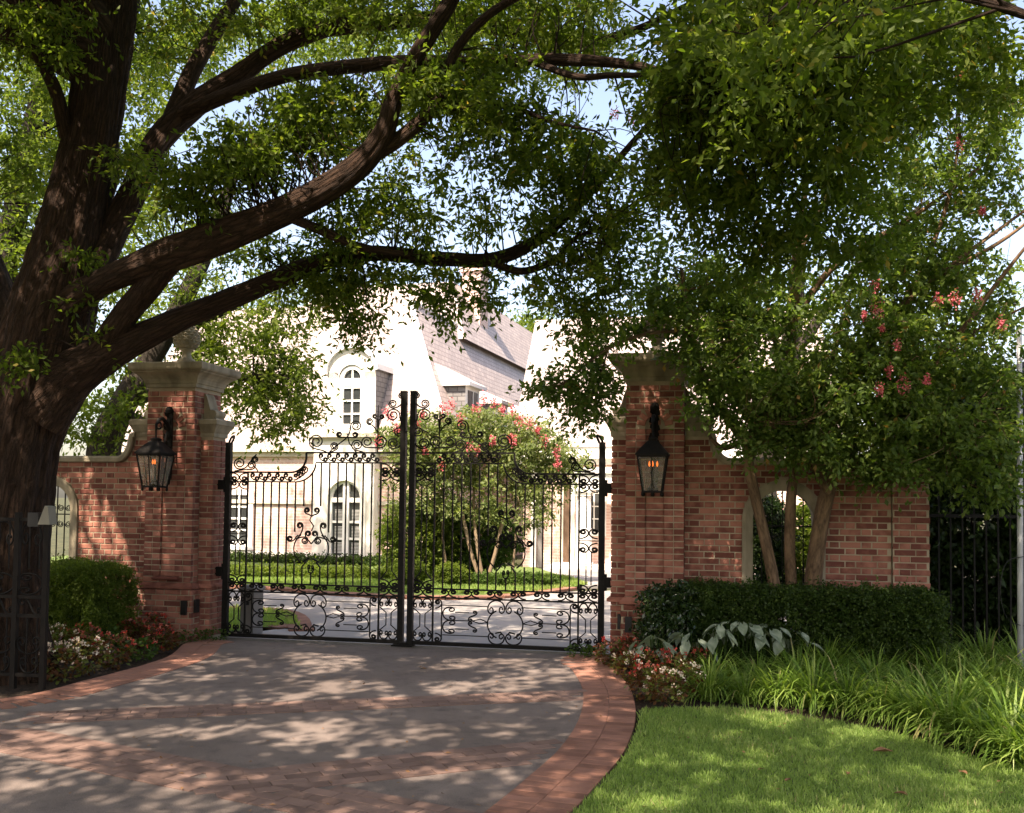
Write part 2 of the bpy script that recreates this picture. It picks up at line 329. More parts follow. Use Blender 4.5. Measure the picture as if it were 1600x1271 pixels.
def sprays(C, size, twigs, per, leaf_l, leaf_w, g=rng, droop=0.35, jit=0.25, up=0.6, tone=0.0):
    """leafy sprays round every centre C: twiglets with leaves set along them"""
    C = np.asarray(C); m = len(C)
    d = unit(g.normal(size=(m, twigs, 3)) * [1, 1, 0.6] + [0, 0, -droop * 0.6])
    ln = size * g.uniform(0.5, 1.25, (m, twigs, 1))
    f = (np.arange(per) + 0.6) / per * np.ones((m, twigs, 1))
    f = f + g.uniform(-0.05, 0.05, f.shape)
    P = C[:, None, None, :] + d[:, :, None, :] * (ln[..., None] * f[..., None])
    P[..., 2] -= droop * (ln * f ** 2) * 0.6
    P = P + g.normal(size=P.shape) * size * 0.05
    rd = unit(g.normal(size=P.shape))
    D = d[:, :, None, :] * 0.7 + rd * 0.85 + np.array([0, 0, -0.25])
    Nn = unit(g.normal(size=P.shape)) * 0.9 + np.array([0, 0, up])
    n = P.size // 3
    sz = g.uniform(1 - jit, 1 + jit, n)
    base = np.repeat(g.uniform(-0.18, 0.18, m), twigs * per)
    tint = np.clip(g.beta(2.2, 2.6, n) + base + tone, 0, 1)
    return leaf_arrays(P.reshape(-1, 3), D.reshape(-1, 3), Nn.reshape(-1, 3), leaf_l * sz, leaf_w * sz, tint)
def catmull(pts, k=6):
    P = np.array(pts, float); P = np.vstack([2*P[0]-P[1], P, 2*P[-1]-P[-2]]); out = []
    for i in range(1, len(P) - 2):
        p0, p1, p2, p3 = P[i-1], P[i], P[i+1], P[i+2]
        for t in np.linspace(0, 1, k, endpoint=False):
            out.append(0.5*((2*p1)+(-p0+p2)*t+(2*p0-5*p1+4*p2-p3)*t*t+(-p0+3*p1-3*p2+p3)*t**3))
    out.append(P[-2]); return np.array(out)
def tube_arrays(pts, n=12, rough=0.0, g=rng, vscale=1.0, furrow=0.0):
    """pts rows x,y,z,r -> tapered tube with uv along it"""
    P = pts[:, :3]; r = np.maximum(pts[:, 3], 0.0015); m = len(P)
    T = unit(np.gradient(P, axis=0)); up = np.array([0.3, 1, 0.2]); V = []; UV = []
    L = np.concatenate([[0], np.cumsum(np.linalg.norm(np.diff(P, axis=0), axis=1))])
    ph = g.uniform(0, 6.28, 8)
    for i in range(m):
        a = up - T[i] * up.dot(T[i]); a = a / np.linalg.norm(a); b = np.cross(T[i], a); up = a
        q = 2 * math.pi * np.arange(n + 1) / n
        k = 1.0
        if rough:
            k = 1 + rough * (np.sin(3*q + ph[0] + L[i]*1.7) * 0.45 + np.sin(5*q + ph[1] - L[i]*2.3) * 0.3 + np.sin(2*q + ph[2] + L[i]*4.1) * 0.3 + np.sin(11*q+ph[3]+np.sin(L[i]*6)) * 0.28)
        if furrow:
            li = L[i]; m1 = max(5, round(6.28 * r[i] / .11))
            w1 = np.abs(np.sin(m1 * q * .5 + 1.4 * np.sin(1.9 * li + ph[4]) + .7 * np.sin(5.3 * li + 2 * q + ph[5]))) ** .55
            w2 = np.abs(np.sin(9.0 * li + 2.2 * np.sin(m1 * q * .5 + ph[6]) + ph[7])) ** .35
            k = k + furrow / r[i] * (w1 * (.55 + .45 * w2) - .7)
        V.append(P[i] + (np.cos(q) * r[i] * k)[:, None] * a + (np.sin(q) * r[i] * k)[:, None] * b)
        UV.append(np.stack([np.cos(q)*0 + q / 6.2832 * max(1, round(6.28 * r[:max(1, m//2)].mean() / 0.25)), np.full(n + 1, L[i] * vscale)], 1))
    V = np.concatenate(V); UV = np.concatenate(UV); w = n + 1
    i = np.arange(m - 1)[:, None] * w; k = np.arange(n)[None]
    F = np.stack([i + k, i + k + 1, i + w + k + 1, i + w + k], -1).reshape(-1, 4)
    return V, F, UV
def branch_object(name, parent, mat, paths, n=12, origin=(0, 0, 0), rough=0.0, k=6, furrow=0.0):
    V, F, U = [], [], []; o = 0
    for p in paths:
        pts = catmull(p, k) if len(p) > 1 else np.array(p)
        v, f, u = tube_arrays(pts, n, rough, furrow=furrow)
        V.append(v); F.append(f + o); U.append(u); o += len(v)
    me = np_mesh(name, np.concatenate(V) - np.asarray(origin), np.concatenate(F), mat, True, np.concatenate(U))
    return link(name, me, parent)
def px_path(rows, dia=True):
    """rows (px, py, depth, width in px) -> x,y,z,r"""
    out = []
    for px, py, Y, w in rows:
        p = at(px, py, Y); out.append((p.x, p.y, p.z, w * 0.5 * Y / FPX))
    return np.array(out)
def twig_paths(C, skel, g=rng, r0=0.012, sag=0.12):
    """thin twigs from the nearest limb point to each spray"""
    S = skel[:, :3]; out = []
    for c in C:
        d = np.linalg.norm(S - c, axis=1); j = int(np.argmin(d + g.uniform(0, 0.5, len(d)) * 0.6)); a = S[j]
        ln = np.linalg.norm(c - a)
        if ln < 0.05 or ln > 1.0: continue
        mid = (a + c) / 2 + g.normal(size=3) * ln * 0.22 + [0, 0, ln * sag]
        r = min(skel[j, 3] * 0.6, r0 * (0.45 + 0.4 * ln))
        out.append(np.array([[*a, r], [*mid, r * 0.6], [*c, 0.003]]))
    return out

# ------------------------------------------------------------------ ground, drive, lawn (the setting)
def sheet(name, pts, z, mat, thick=0.0, parent=None, inset=None):
    mb = MB(); n = len(pts)
    top = [(p[0], p[1], z) for p in pts]
    mb.add(top, [tuple(range(n))])
    if thick:
        mb.add(top + [(p[0], p[1], z - thick) for p in pts], [(i, i + n, (i+1) % n + n, (i+1) % n) for i in range(n)])
    o = mb.build(name, mat, parent)
    if parent is None: tag(o, kind='structure')
    # make the top face point up
    me = o.data; me.update()
    if me.polygons[0].normal.z < 0: me.flip_normals()
    return o
def smooth2(pts, k=8):
    return [tuple(p) for p in catmull([(p[0], p[1], 0) for p in pts], k)[:, :2]]
sheet('ground', [(-400, -60), (400, -60), (400, 700), (-400, 700)], -0.06, M['soil'])

B_ANG = R(12.0)                              # the wall and the gate run 12 degrees off the picture plane
GC = Vector((-1.18, 11.3, 0.0))
DX = Vector((math.cos(B_ANG), -math.sin(B_ANG), 0)); DY = Vector((math.sin(B_ANG), math.cos(B_ANG), 0))
def W(t, s=0.0, z=0.0): return GC + DX * t + DY * s + Vector((0, 0, z))

right_edge = smooth2([W(2.32, -0.1)[:2], W(2.28, -0.5)[:2], ground(958, 1045)[:2], ground(985, 1078)[:2], ground(993, 1122)[:2],
                      ground(975, 1175)[:2], ground(930, 1230)[:2], ground(872, 1290)[:2], (-0.35, 3.6), (-1.1, 1.8), (-1.6, -1.5), (-1.7, -8)])
left_edge = smooth2([W(-2.34, -0.1)[:2], W(-2.42, -0.5)[:2], ground(255, 1030)[:2], ground(130, 1065)[:2], ground(0, 1093)[:2],
                     (-5.4, 7.3), (-7.6, 6.2), (-11.5, 5.2)])
drive_poly = left_edge[::-1] + right_edge + [(-11.5, -8)]
drive = sheet('driveway', drive_poly, 0.0, M['asphalt'], 0.06)
bed = MB()
sheet('garden_bed', [W(2.34, 0.1)[:2], *right_edge[2:], (6, -8), (14, -8), (14, 10), W(9.0, 0.3)[:2]], -0.03, M['mulch'])
sheet('garden_bed', [*left_edge[:-1], (-11.5, 5.3), (-14, 6), (-12, 14), W(-2.36, 0.1)[:2]], -0.034, M['mulch'])

# lawn with blades of its own
lawn_top = smooth2([ground(1002, 1112)[:2], ground(1075, 1110)[:2], ground(1160, 1113)[:2], ground(1300, 1131)[:2], ground(1430, 1157)[:2],
                    ground(1600, 1203)[:2], (4.9, 5.0), (6.0, 3.9), (9.5, 2.4)])
re_near = [p for p in right_edge if p[1] < lawn_top[0][1] - 0.05]
lawn_poly = lawn_top[::-1] + [(x + 0.03, y) for x, y in re_near] + [(9.5, -8)]
lawn = sheet('lawn', lawn_poly, 0.008, M['lawn'])
def inside(poly, X, Y):
    r = np.zeros(len(X), bool); n = len(poly)
    for i in range(n):
        x1, y1 = poly[i]; x2, y2 = poly[(i+1) % n]
        c = ((y1 > Y) != (y2 > Y)); r ^= c & (X < (x2 - x1) * (Y - y1) / (y2 - y1 + 1e-12) + x1)
    return r
def grass(name, parent, poly, box, n, h, w, z, mat, label=None):
    X = rng.uniform(box[0], box[1], n); Y = rng.uniform(box[2], box[3], n); k = inside(poly, X, Y); X, Y = X[k], Y[k]; n = len(X)
    P = np.stack([X, Y, np.full(n, z)], 1)
    D = unit(np.stack([rng.normal(0, .42, n), rng.normal(0, .42, n), np.ones(n)], 1))
    Nn = unit(rng.normal(size=(n, 3)))
    patch = 0.18 * np.sin(X * 2.1 + 1.3 * np.sin(Y * 1.7)) * np.sin(Y * 2.7 + X) + 0.10 * np.sin(X * 7 + Y * 5)
    t = np.clip(rng.beta(2.2, 2.6, n) + patch * 0.8, 0, 1)
    ar = leaf_arrays(P, D, Nn, h * rng.uniform(.5, 1.25, n) * (1 + patch), w * rng.uniform(.7, 1.3, n), t)
    o = leaf_object(name, parent, mat, [ar]); o['kind'] = 'stuff'; return o
g0 = grass('grass', None, lawn_poly, (-0.6, 5.6, 3.9, 8.5), 190000, 0.042, 0.0065, 0.006, M['grass'])
tag(g0, 'short mown green lawn grass right of the driveway', 'grass', kind='stuff')

# paving bricks: border courses along both edges and bands across the drive
_pm = {}
def paver_mesh(w, l, var=0, mat='paver'):
    key = (round(w, 3), round(l, 3), var, mat)
    if key not in _pm:
        mb = MB(); g = random.Random(var); a, b = w/2, l/2; c = 0.004
        j = lambda: g.uniform(-0.001, 0.001)
        top = [(-a+c, -b+c, 0.005+j()), (a-c, -b+c, 0.005+j()), (a-c, b-c, 0.005+j()), (-a+c, b-c, 0.005+j())]
        mid = [(-a, -b, 0.003), (a, -b, 0.003), (a, b, 0.003), (-a, b, 0.003)]
        bot = [(x, y, -0.02) for x, y, z in mid]
        mb.add(top + mid + bot, [(0,1,2,3)] + [(4+i, 4+(i+1) % 4, (i+1) % 4, i) for i in range(4)] + [(8+i, 8+(i+1) % 4, 4+(i+1) % 4, 4+i) for i in range(4)])
        me = bpy.data.meshes.new('paving_brick'); me.from_pydata(mb.v, [], mb.f); me.materials.append(M[mat]); me.update(); _pm[key] = me
    return _pm[key]
spots = []                                                  # x, y, angle, w, l
def border(edge, side, rows, ymin):
    """courses of bricks laid across the edge, inward side = +1 left of the walking direction"""
    E = np.array(edge); seg = np.linalg.norm(np.diff(E, axis=0), axis=1); L = np.concatenate([[0], np.cumsum(seg)])
    for r in range(rows):
        off = 0.105 + r * 0.213
        s = 0.05
        while s < L[-1] - 0.05:
            i = min(np.searchsorted(L, s) - 1, len(seg) - 1); t = (s - L[i]) / seg[i]
            p = E[i] * (1 - t) + E[i+1] * t; d = (E[i+1] - E[i]) / seg[i]; nrm = np.array([-d[1], d[0]]) * side
            q = p + nrm * off
            if q[1] > ymin: spots.append((q[0], q[1], math.atan2(d[1], d[0]), 0.102, 0.210))
            s += 0.105 if r % 2 == 0 else 0.1065
border(right_edge, -1, 2, 3.6)
border(left_edge, 1, 2, 5.0)
def band(p0, p1, rows):
    p0, p1 = np.array(p0[:2]), np.array(p1[:2]); d = p1 - p0; L = np.linalg.norm(d); d /= L; nrm = np.array([-d[1], d[0]])
    for r in range(rows):
        s = 0.0 if r % 2 else 0.105
        while s < L:
            q = p0 + d * s + nrm * (0.104 * (r - (rows - 1) / 2))
            spots.append((q[0], q[1], math.atan2(d[1], d[0]), 0.208, 0.100)); s += 0.213
n_border = len(spots)
band(ground(60, 1122), ground(915, 1086), 4)
band(ground(330, 1228), ground(915, 1168), 5)
band(ground(-10, 1150), ground(560, 1262), 5)
band(ground(560, 1262), ground(740, 1300), 5)
inner = [(x, y) for x, y in drive_poly]
ok = []
bx_ = inside(inner, np.array([s[0] for s in spots]), np.array([s[1] for s in spots]))
grid = {}
for k, s in enumerate(spots):
    if not bx_[k]: continue
    key = (int(s[0] * 4), int(s[1] * 4)); hit = False
    for dx in (-1, 0, 1):
        for dy in (-1, 0, 1):
            for q in grid.get((key[0]+dx, key[1]+dy), []):
                if k >= n_border and q[5] != (k >= n_border) and math.hypot(q[0]-s[0], q[1]-s[1]) < 0.155: hit = True
                elif math.hypot(q[0]-s[0], q[1]-s[1]) < 0.088: hit = True
    if hit: continue
    row = (*s, k >= n_border); grid.setdefault(key, []).append(row); ok.append(row)
pp = np.array([(s[0], s[1], 0.0) for s in ok]); u, v, w = project(pp)
vis = (u > -30) & (u < 1630) & (v < 1300) & (w > 0)
order = sorted(range(len(ok)), key=lambda i: (not vis[i], w[i]))
rest = MB(); rest_b = MB()
for rank, i in enumerate(order):
    x, y, a, bw, bl, isb = ok[i]
    me = paver_mesh(bw, bl, i % 5, 'paver_band' if isb else 'paver')
    if rank < 290:
        o = link('paving_brick', me, drive, (x, y, 0.002)); o.rotation_euler[2] = a
    else:
        ca, sa = math.cos(a), math.sin(a)
        (rest_b if isb else rest).add([(x + q.co.x*ca - q.co.y*sa, y + q.co.x*sa + q.co.y*ca, q.co.z + 0.002) for q in me.vertices], [tuple(p.vertices) for p in me.polygons])
o = rest.build('paving_brick_courses', M['paver'], drive); o['kind'] = 'stuff'
o = rest_b.build('paving_band_bricks', M['paver_band'], drive); o['kind'] = 'stuff'

# courtyard beyond the gate
court = sheet('courtyard_drive', smooth2([W(-2.33, 0.12)[:2], W(-1.9, 1.2)[:2], ground(462, 985)[:2], ground(440, 960)[:2], (-5.3, 14.6), (-8, 16.4), (-12, 17.6)], 6) +
      smooth2([(-12, 19.5), ground(360, 920)[:2], ground(520, 931)[:2], ground(650, 937)[:2], ground(780, 936)[:2], ground(900, 924)[:2], (4.0, 19.2), (9, 21)], 6) +
      [(9, 24.5), (14, 23), (14, 14), W(5.0, 3.0)[:2], W(2.33, 0.12)[:2]], -0.004, M['court'], 0.05)
apron = sheet('porch_paving', [(0.35, 20.6), (1.4, 19.6), (9, 22.0), (12, 26.5), (0.9, 25.6)], 0.006, M['court'], 0.06)
fl_poly = smooth2([W(-2.5, 0.25)[:2], W(-1.95, 1.25)[:2], ground(470, 985)[:2], ground(432, 955)[:2], (-5.6, 14.9)], 6) + [(-8.2, 16.2), (-9.5, 12.4)]
far_lawn = sheet('lawn', fl_poly, 0.012, M['lawn'])
il_poly = smooth2([(-13, 19.6), ground(360, 916)[:2], ground(520, 927)[:2], ground(650, 933)[:2], ground(780, 932)[:2], ground(890, 919)[:2], (1.55, 19.9)], 6) + [(0.6, 24.8), (-12, 28)]
isl_lawn = sheet('lawn', il_poly, 0.014, M['lawn'])
g1 = grass('grass', None, fl_poly, (-9, -2.5, 11.4, 16.3), 45000, 0.06, 0.012, 0.01, M['grass'])
tag(g1, 'patch of grass just behind the left gate leaf', 'grass', kind='stuff')
g2 = grass('grass', None, il_poly, (-9, 1.8, 17.5, 22), 60000, 0.07, 0.018, 0.012, M['grass'])
tag(g2, 'strip of grass across the courtyard before the house', 'grass', kind='stuff')
# brick edging along the courtyard lawns
edg = []
def edging(edge, parent, off=0.0):
    E = np.array(edge); seg = np.linalg.norm(np.diff(E, axis=0), axis=1); L = np.concatenate([[0], np.cumsum(seg)]); mb = MB()
    s = 0.05
    while s < L[-1]:
        i = min(max(np.searchsorted(L, s) - 1, 0), len(seg) - 1); t = (s - L[i]) / seg[i]
        p = E[i] * (1 - t) + E[i+1] * t; d = (E[i+1] - E[i]) / seg[i]; a = math.atan2(d[1], d[0]); ca, sa = math.cos(a), math.sin(a)
        me = paver_mesh(0.094, 0.203, int(s * 97) % 5)
        mb.add([(p[0] + q.co.x*ca - q.co.y*sa*1.5, p[1] + q.co.x*sa + q.co.y*ca*1.5, q.co.z * 2 + 0.012) for q in me.vertices], [tuple(q.vertices) for q in me.polygons])
        s += 0.105
    o = mb.build('edging_bricks', M['paver'], parent); o['kind'] = 'stuff'
edging(il_poly[:31], isl_lawn)
edging(fl_poly[4:24], far_lawn)

# ------------------------------------------------------------------ bricks
_bm = {}
def brick_mesh(w, h=0.0545, d=0.05, var=0):
    key = (round(w, 3), round(h, 3), round(d, 3), var)
    if key not in _bm:
        g = random.Random(var * 13 + int(w * 1000)); a, b = w/2, h/2; c = 0.005
        j = lambda s=0.002: g.uniform(-s, s)
        fr = [(-a+c+j(), j(0.0015), -b+c+j()), (a-c+j(), j(0.0015), -b+c+j()), (a-c+j(), j(0.0015), b-c+j()), (-a+c+j(), j(0.0015), b-c+j())]
        md = [(-a+j(), 0.005, -b), (a+j(), 0.005, -b), (a+j(), 0.005, b), (-a+j(), 0.005, b)]
        bk = [(x, d, z) for x, y, z in md]
        me = bpy.data.meshes.new('brick')
        me.from_pydata(fr + md + bk, [], [(0,1,2,3)] + [(4+i, 4+(i+1) % 4, (i+1) % 4, i) for i in range(4)] + [(8+i, 8+(i+1) % 4, 4+(i+1) % 4, 4+i) for i in range(4)])
        me.materials.append(M['brick']); me.update(); _bm[key] = me
    return _bm[key]
COURSE, STR, HDR, JNT = 0.0655, 0.197, 0.093, 0.0115
def flemish(a, b, row):
    per = STR + HDR + 2 * JNT; x = math.floor(a / per) * per - per + (per / 2 if row % 2 else 0); out = []
    while x < b:
        for w in (STR, HDR):
            x0, x1 = max(x, a), min(x + w, b)
            if x1 - x0 > 0.028: out.append((x0, x1))
            x += w + JNT
    return out
ANG = {'front': 0.0, 'right': R(90), 'left': R(-90), 'back': R(180)}
class Masonry:
    """lays bricks on a thing: singly as parts, or into one joined part where they are hidden or past the limit"""
    def __init__(s, parent, limit=295): s.parent = parent; s.n = 0; s.limit = limit; s.rest = MB(); s.k = 0
    def put(s, face, plane, uc, zc, w, h=0.0545, single=True, roll=0.0):
        s.k += 1; w = round(w / 0.006) * 0.006
        me = brick_mesh(w, h, 0.05, s.k % 4); pr = random.uniform(-0.0035, 0.0015)
        loc = {'front': (uc, plane + pr, zc), 'right': (plane - pr, uc, zc), 'left': (plane + pr, uc, zc), 'back': (uc, plane - pr, zc)}[face]
        if single and s.n < s.limit:
            o = link('brick', me, s.parent, loc); o.rotation_euler = (0, roll, ANG[face]); s.n += 1
        else:
            Mx = Matrix.Translation(loc) @ Matrix.Rotation(ANG[face], 4, 'Z') @ Matrix.Rotation(roll, 4, 'Y')
            s.rest.add([tuple(Mx @ q.co) for q in me.vertices], [tuple(q.vertices) for q in me.polygons])
    def finish(s):
        if s.rest.v:
            o = s.rest.build('brick_rows', M['brick'], s.parent); o['kind'] = 'stuff'

# ------------------------------------------------------------------ gate pillars
TC, PH = 2.80, 0.305
WINGF = -0.15                                        # front of wings and walls
def pillar(sgn, label):
    root = thing('gate_pillar', label, 'pillar', W(sgn * TC), -B_ANG)
    gin = -sgn                                       # towards the gate
    mb = MB(); mb.box(-PH+.006, PH-.006, -PH+.034, PH-.006, 0.64, 2.93)
    # front skin of the core leaves the niche recessed
    mb.box(-PH+.006, -0.098, -PH+.006, -PH+.036, 0.64, 2.93); mb.box(0.098, PH-.006, -PH+.006, -PH+.036, 0.64, 2.93)
    mb.box(-0.0979, 0.0979, -PH+.006, -PH+.036, 2.552, 2.93); mb.box(-0.0979, 0.0979, -PH+.006, -PH+.036, 0.64, 0.715)
    mb.build('pier_core', M['mortar'], root)
    mb = MB(); mb.box(-PH-.034, PH+.034, -PH-.034, PH+.034, -0.05, 0.58); mb.build('plinth_core', M['mortar'], root)
    mb = MB(); mb.square_profile([(.038, .585), (.05, .59), (.05, .615), (.012, .655), (-.002, .66)], PH, PH); mb.build('plinth_ledge', M['brick'], root)
    ms = Masonry(root)
    zs, ri, ro = 2.455, 0.097, 0.195
    row = 0; z = 0.66
    while z + COURSE < 2.945:
        zc = z + COURSE / 2
        if zc < 0.74 or zc > zs + ro + 0.02:
            iv = [(-PH, PH)]; niche = False
        else:
            hw = ro if zc < zs else math.sqrt(max(ro * ro - (zc - zs) ** 2, 0))
            iv = [(-PH, -hw - .006), (hw + .006, PH)]; niche = zc < zs - 0.01
        for a, b in iv:
            if b - a < 0.24 and b - a > 0.03: ms.put('front', -PH, (a+b)/2, zc, b - a)
            else:
                for x0, x1 in flemish(a, b, row): ms.put('front', -PH, (x0+x1)/2, zc, x1 - x0)
        if niche:
            for q in (-1, 1): ms.put('front', -PH - .004, q * 0.1455, zc, 0.096)
            ms.put('front', -PH + .028, 0, zc, 0.192)
        # flanks
        for face, q in (('right', 1), ('left', -1)):
            if zc > 2.6:
                for x0, x1 in flemish(-PH + .056, PH, row + 1): ms.put(face, q * PH, (x0+x1)/2, zc, x1 - x0, single=(q == gin))
            elif q == gin or True:
                ms.put(face, q * PH, (-PH + .058 + WINGF) / 2, zc, WINGF + PH - .06, single=(q == gin and sgn < 0))
        row += 1; z += COURSE
    for k in range(7):                               # the little arch over the niche
        a = math.pi * (k + 0.5) / 7; rm = (ri + ro) / 2
        ms.put('front', -PH - .006, rm * math.cos(a), zs + rm * math.sin(a), 0.052, ro - ri - .008, roll=math.pi/2 - a)
    ms.put('front', -PH + .028, 0, zs + 0.04, 0.12)
    z = -0.004; row = 0
    while z + COURSE < 0.59:
        zc = z + COURSE / 2; h = PH + .04
        for x0, x1 in flemish(-h, h, row): ms.put('front', -h, (x0+x1)/2, zc, x1 - x0, single=sgn < 0)
        for face, q in (('right', 1), ('left', -1)):
            for x0, x1 in flemish(-h + .055, h, row): ms.put(face, q * h, (x0+x1)/2, zc, x1 - x0, single=False)
        row += 1; z += COURSE
    mb = MB(); mb.square_profile([(.0, .688), (.012, .70), (.012, .715), (.0, .73)], 0.15, 0.03, 0, -PH - .012); mb.build('niche_sill', M['brick'], root)
    # wing beside the gate
    x0, x1 = (PH, PH + 0.165) if gin > 0 else (-PH - 0.165, -PH)
    mb = MB(); mb.box(x0 + (.012 if gin < 0 else 0), x1 - (.012 if gin > 0 else 0), WINGF + .006, 0.15, -0.05, 2.36); mb.build('wing_core', M['mortar'], root)
    z = 0.03; row = 0
    while z + COURSE < 2.37:
        zc = z + COURSE / 2
        if row % 2: ms.put('front', WINGF, (x0+x1)/2, zc, 0.165)
        else:
            e = x0 + 0.05 if row % 4 else x0 + 0.11
            ms.put('front', WINGF, (x0+x1)/2 - gin*0.034, zc, 0.092); ms.put('front', WINGF, (x0+x1)/2 + gin*0.051, zc, 0.062)
        for a, b in ((WINGF + .055, 0.03), (0.04, 0.15)): ms.put('right' if gin > 0 else 'left', x1 - .002 if gin > 0 else x0 + .002, (a+b)/2, zc, b - a - .008, single=False)
        row += 1; z += COURSE
    ms.finish()
    mb = MB(); mb.square_profile([(.004, .0), (.03, .005), (.03, .035), (.0, .05)], 0.09, 0.165, (x0+x1)/2, 0); o = mb.build('wing_plinth_ledge', M['brick'], root); o.location.z = 0.59
    mb = MB(); prof = [(.008, 2.355), (.008, 2.40), (.02, 2.42), (.035, 2.455), (.055, 2.49), (.065, 2.50), (.065, 2.55), (.05, 2.565)]
    mb.square_profile(prof, 0.083, 0.155, (x0+x1)/2, 0); mb.build('wing_cap', M['stone'], root)
    for q in (1, -1):                                # scrolled stone consoles against the pier
        pts = [(PH, 2.57)]
        for k in range(13):
            t = k / 12; pts.append((PH + 0.155 * (1 - t) ** 0.9 * (1 - 0.35 * math.sin(math.pi * t)) + 0.012, 2.57 + 0.30 * t))
        pts.append((PH, 2.87))
        if q < 0: pts = [(-x, z_) for x, z_ in pts][::-1]
        mb = MB(); mb.prism(pts, -0.10, 0.10)
        mb.tube([(q * (PH + 0.115), -0.115, 2.628), (q * (PH + 0.115), 0.115, 2.628)], 0.052, 14)
        mb.build('console', M['stone'], root)
    # cap
    mb = MB(); mb.square_profile([(.012, 2.925), (.022, 2.925), (.022, 2.965), (.032, 2.972), (.036, 2.99), (.048, 3.02), (.07, 3.05), (.10, 3.077), (.128, 3.092), (.134, 3.097), (.134, 3.108), (.148, 3.112), (.163, 3.125), (.168, 3.14), (.168, 3.195), (.16, 3.205), (.0, 3.225)], PH, PH)
    mb.build('cap', M['stone'], root)
    # pineapple finial
    mb = MB(); mb.box(-.12, .12, -.12, .12, 3.215, 3.25)
    mb.lathe([(.11, 3.25), (.115, 3.27), (.10, 3.29), (.07, 3.31), (.055, 3.34), (.05, 3.375), (.06, 3.395), (.085, 3.41), (.09, 3.42)], 20)
    fin = mb.build('finial', M['stone'], root, True)
    mb = MB(); mb.lathe([(.02, 3.415), (.09, 3.43), (.125, 3.47), (.14, 3.52), (.138, 3.57), (.12, 3.63), (.085, 3.68), (.03, 3.71)], 20)
    for lv in range(8):
        zz = 3.45 + lv * 0.033; n = 11
        rr = np.interp(zz, [3.415, 3.43, 3.47, 3.52, 3.57, 3.63, 3.68, 3.71], [.05, .09, .125, .14, .138, .12, .085, .03])
        for k in range(n):
            a = 2 * math.pi * (k + (lv % 2) * .5) / n; c = Vector((rr * math.cos(a), rr * math.sin(a), zz)); o_ = Vector((math.cos(a), math.sin(a), 0.25)); t_ = Vector((-math.sin(a), math.cos(a), 0)); w_ = rr * 0.30
            mb.add([c - t_*w_, c + Vector((0, 0, -.024)), c + t_*w_, c + Vector((0, 0, .028)), c + o_ * 0.03], [(0,1,4), (1,2,4), (2,3,4), (3,0,4)])
    for k in range(8):
        a = 2*math.pi*k/8; mb.add([(.03*math.cos(a-.5), .03*math.sin(a-.5), 3.70), (.03*math.cos(a+.5), .03*math.sin(a+.5), 3.70), (.075*math.cos(a), .075*math.sin(a), 3.80)], [(0,1,2)])
    mb.build('pineapple', M['stone'], fin)
    # weatherproof outlet on the plinth
    mb = MB(); xo = gin * (PH + 0.045); mb.box(min(xo, xo + gin*.03), max(xo, xo + gin*.03), -0.30, -0.22, 0.32, 0.47); mb.box(gin*0.26-.035, gin*0.26+.035, -PH-.066, -PH-.04, 0.30, 0.46)
    mb.build('outlet_box', M['black_plastic'], root)
    return root
pil_l = pillar(-1, 'brick gate pillar left of the gate, pineapple finial on its stone cap')
pil_r = pillar(1, 'brick gate pillar right of the gate, its stone cap hidden in foliage')

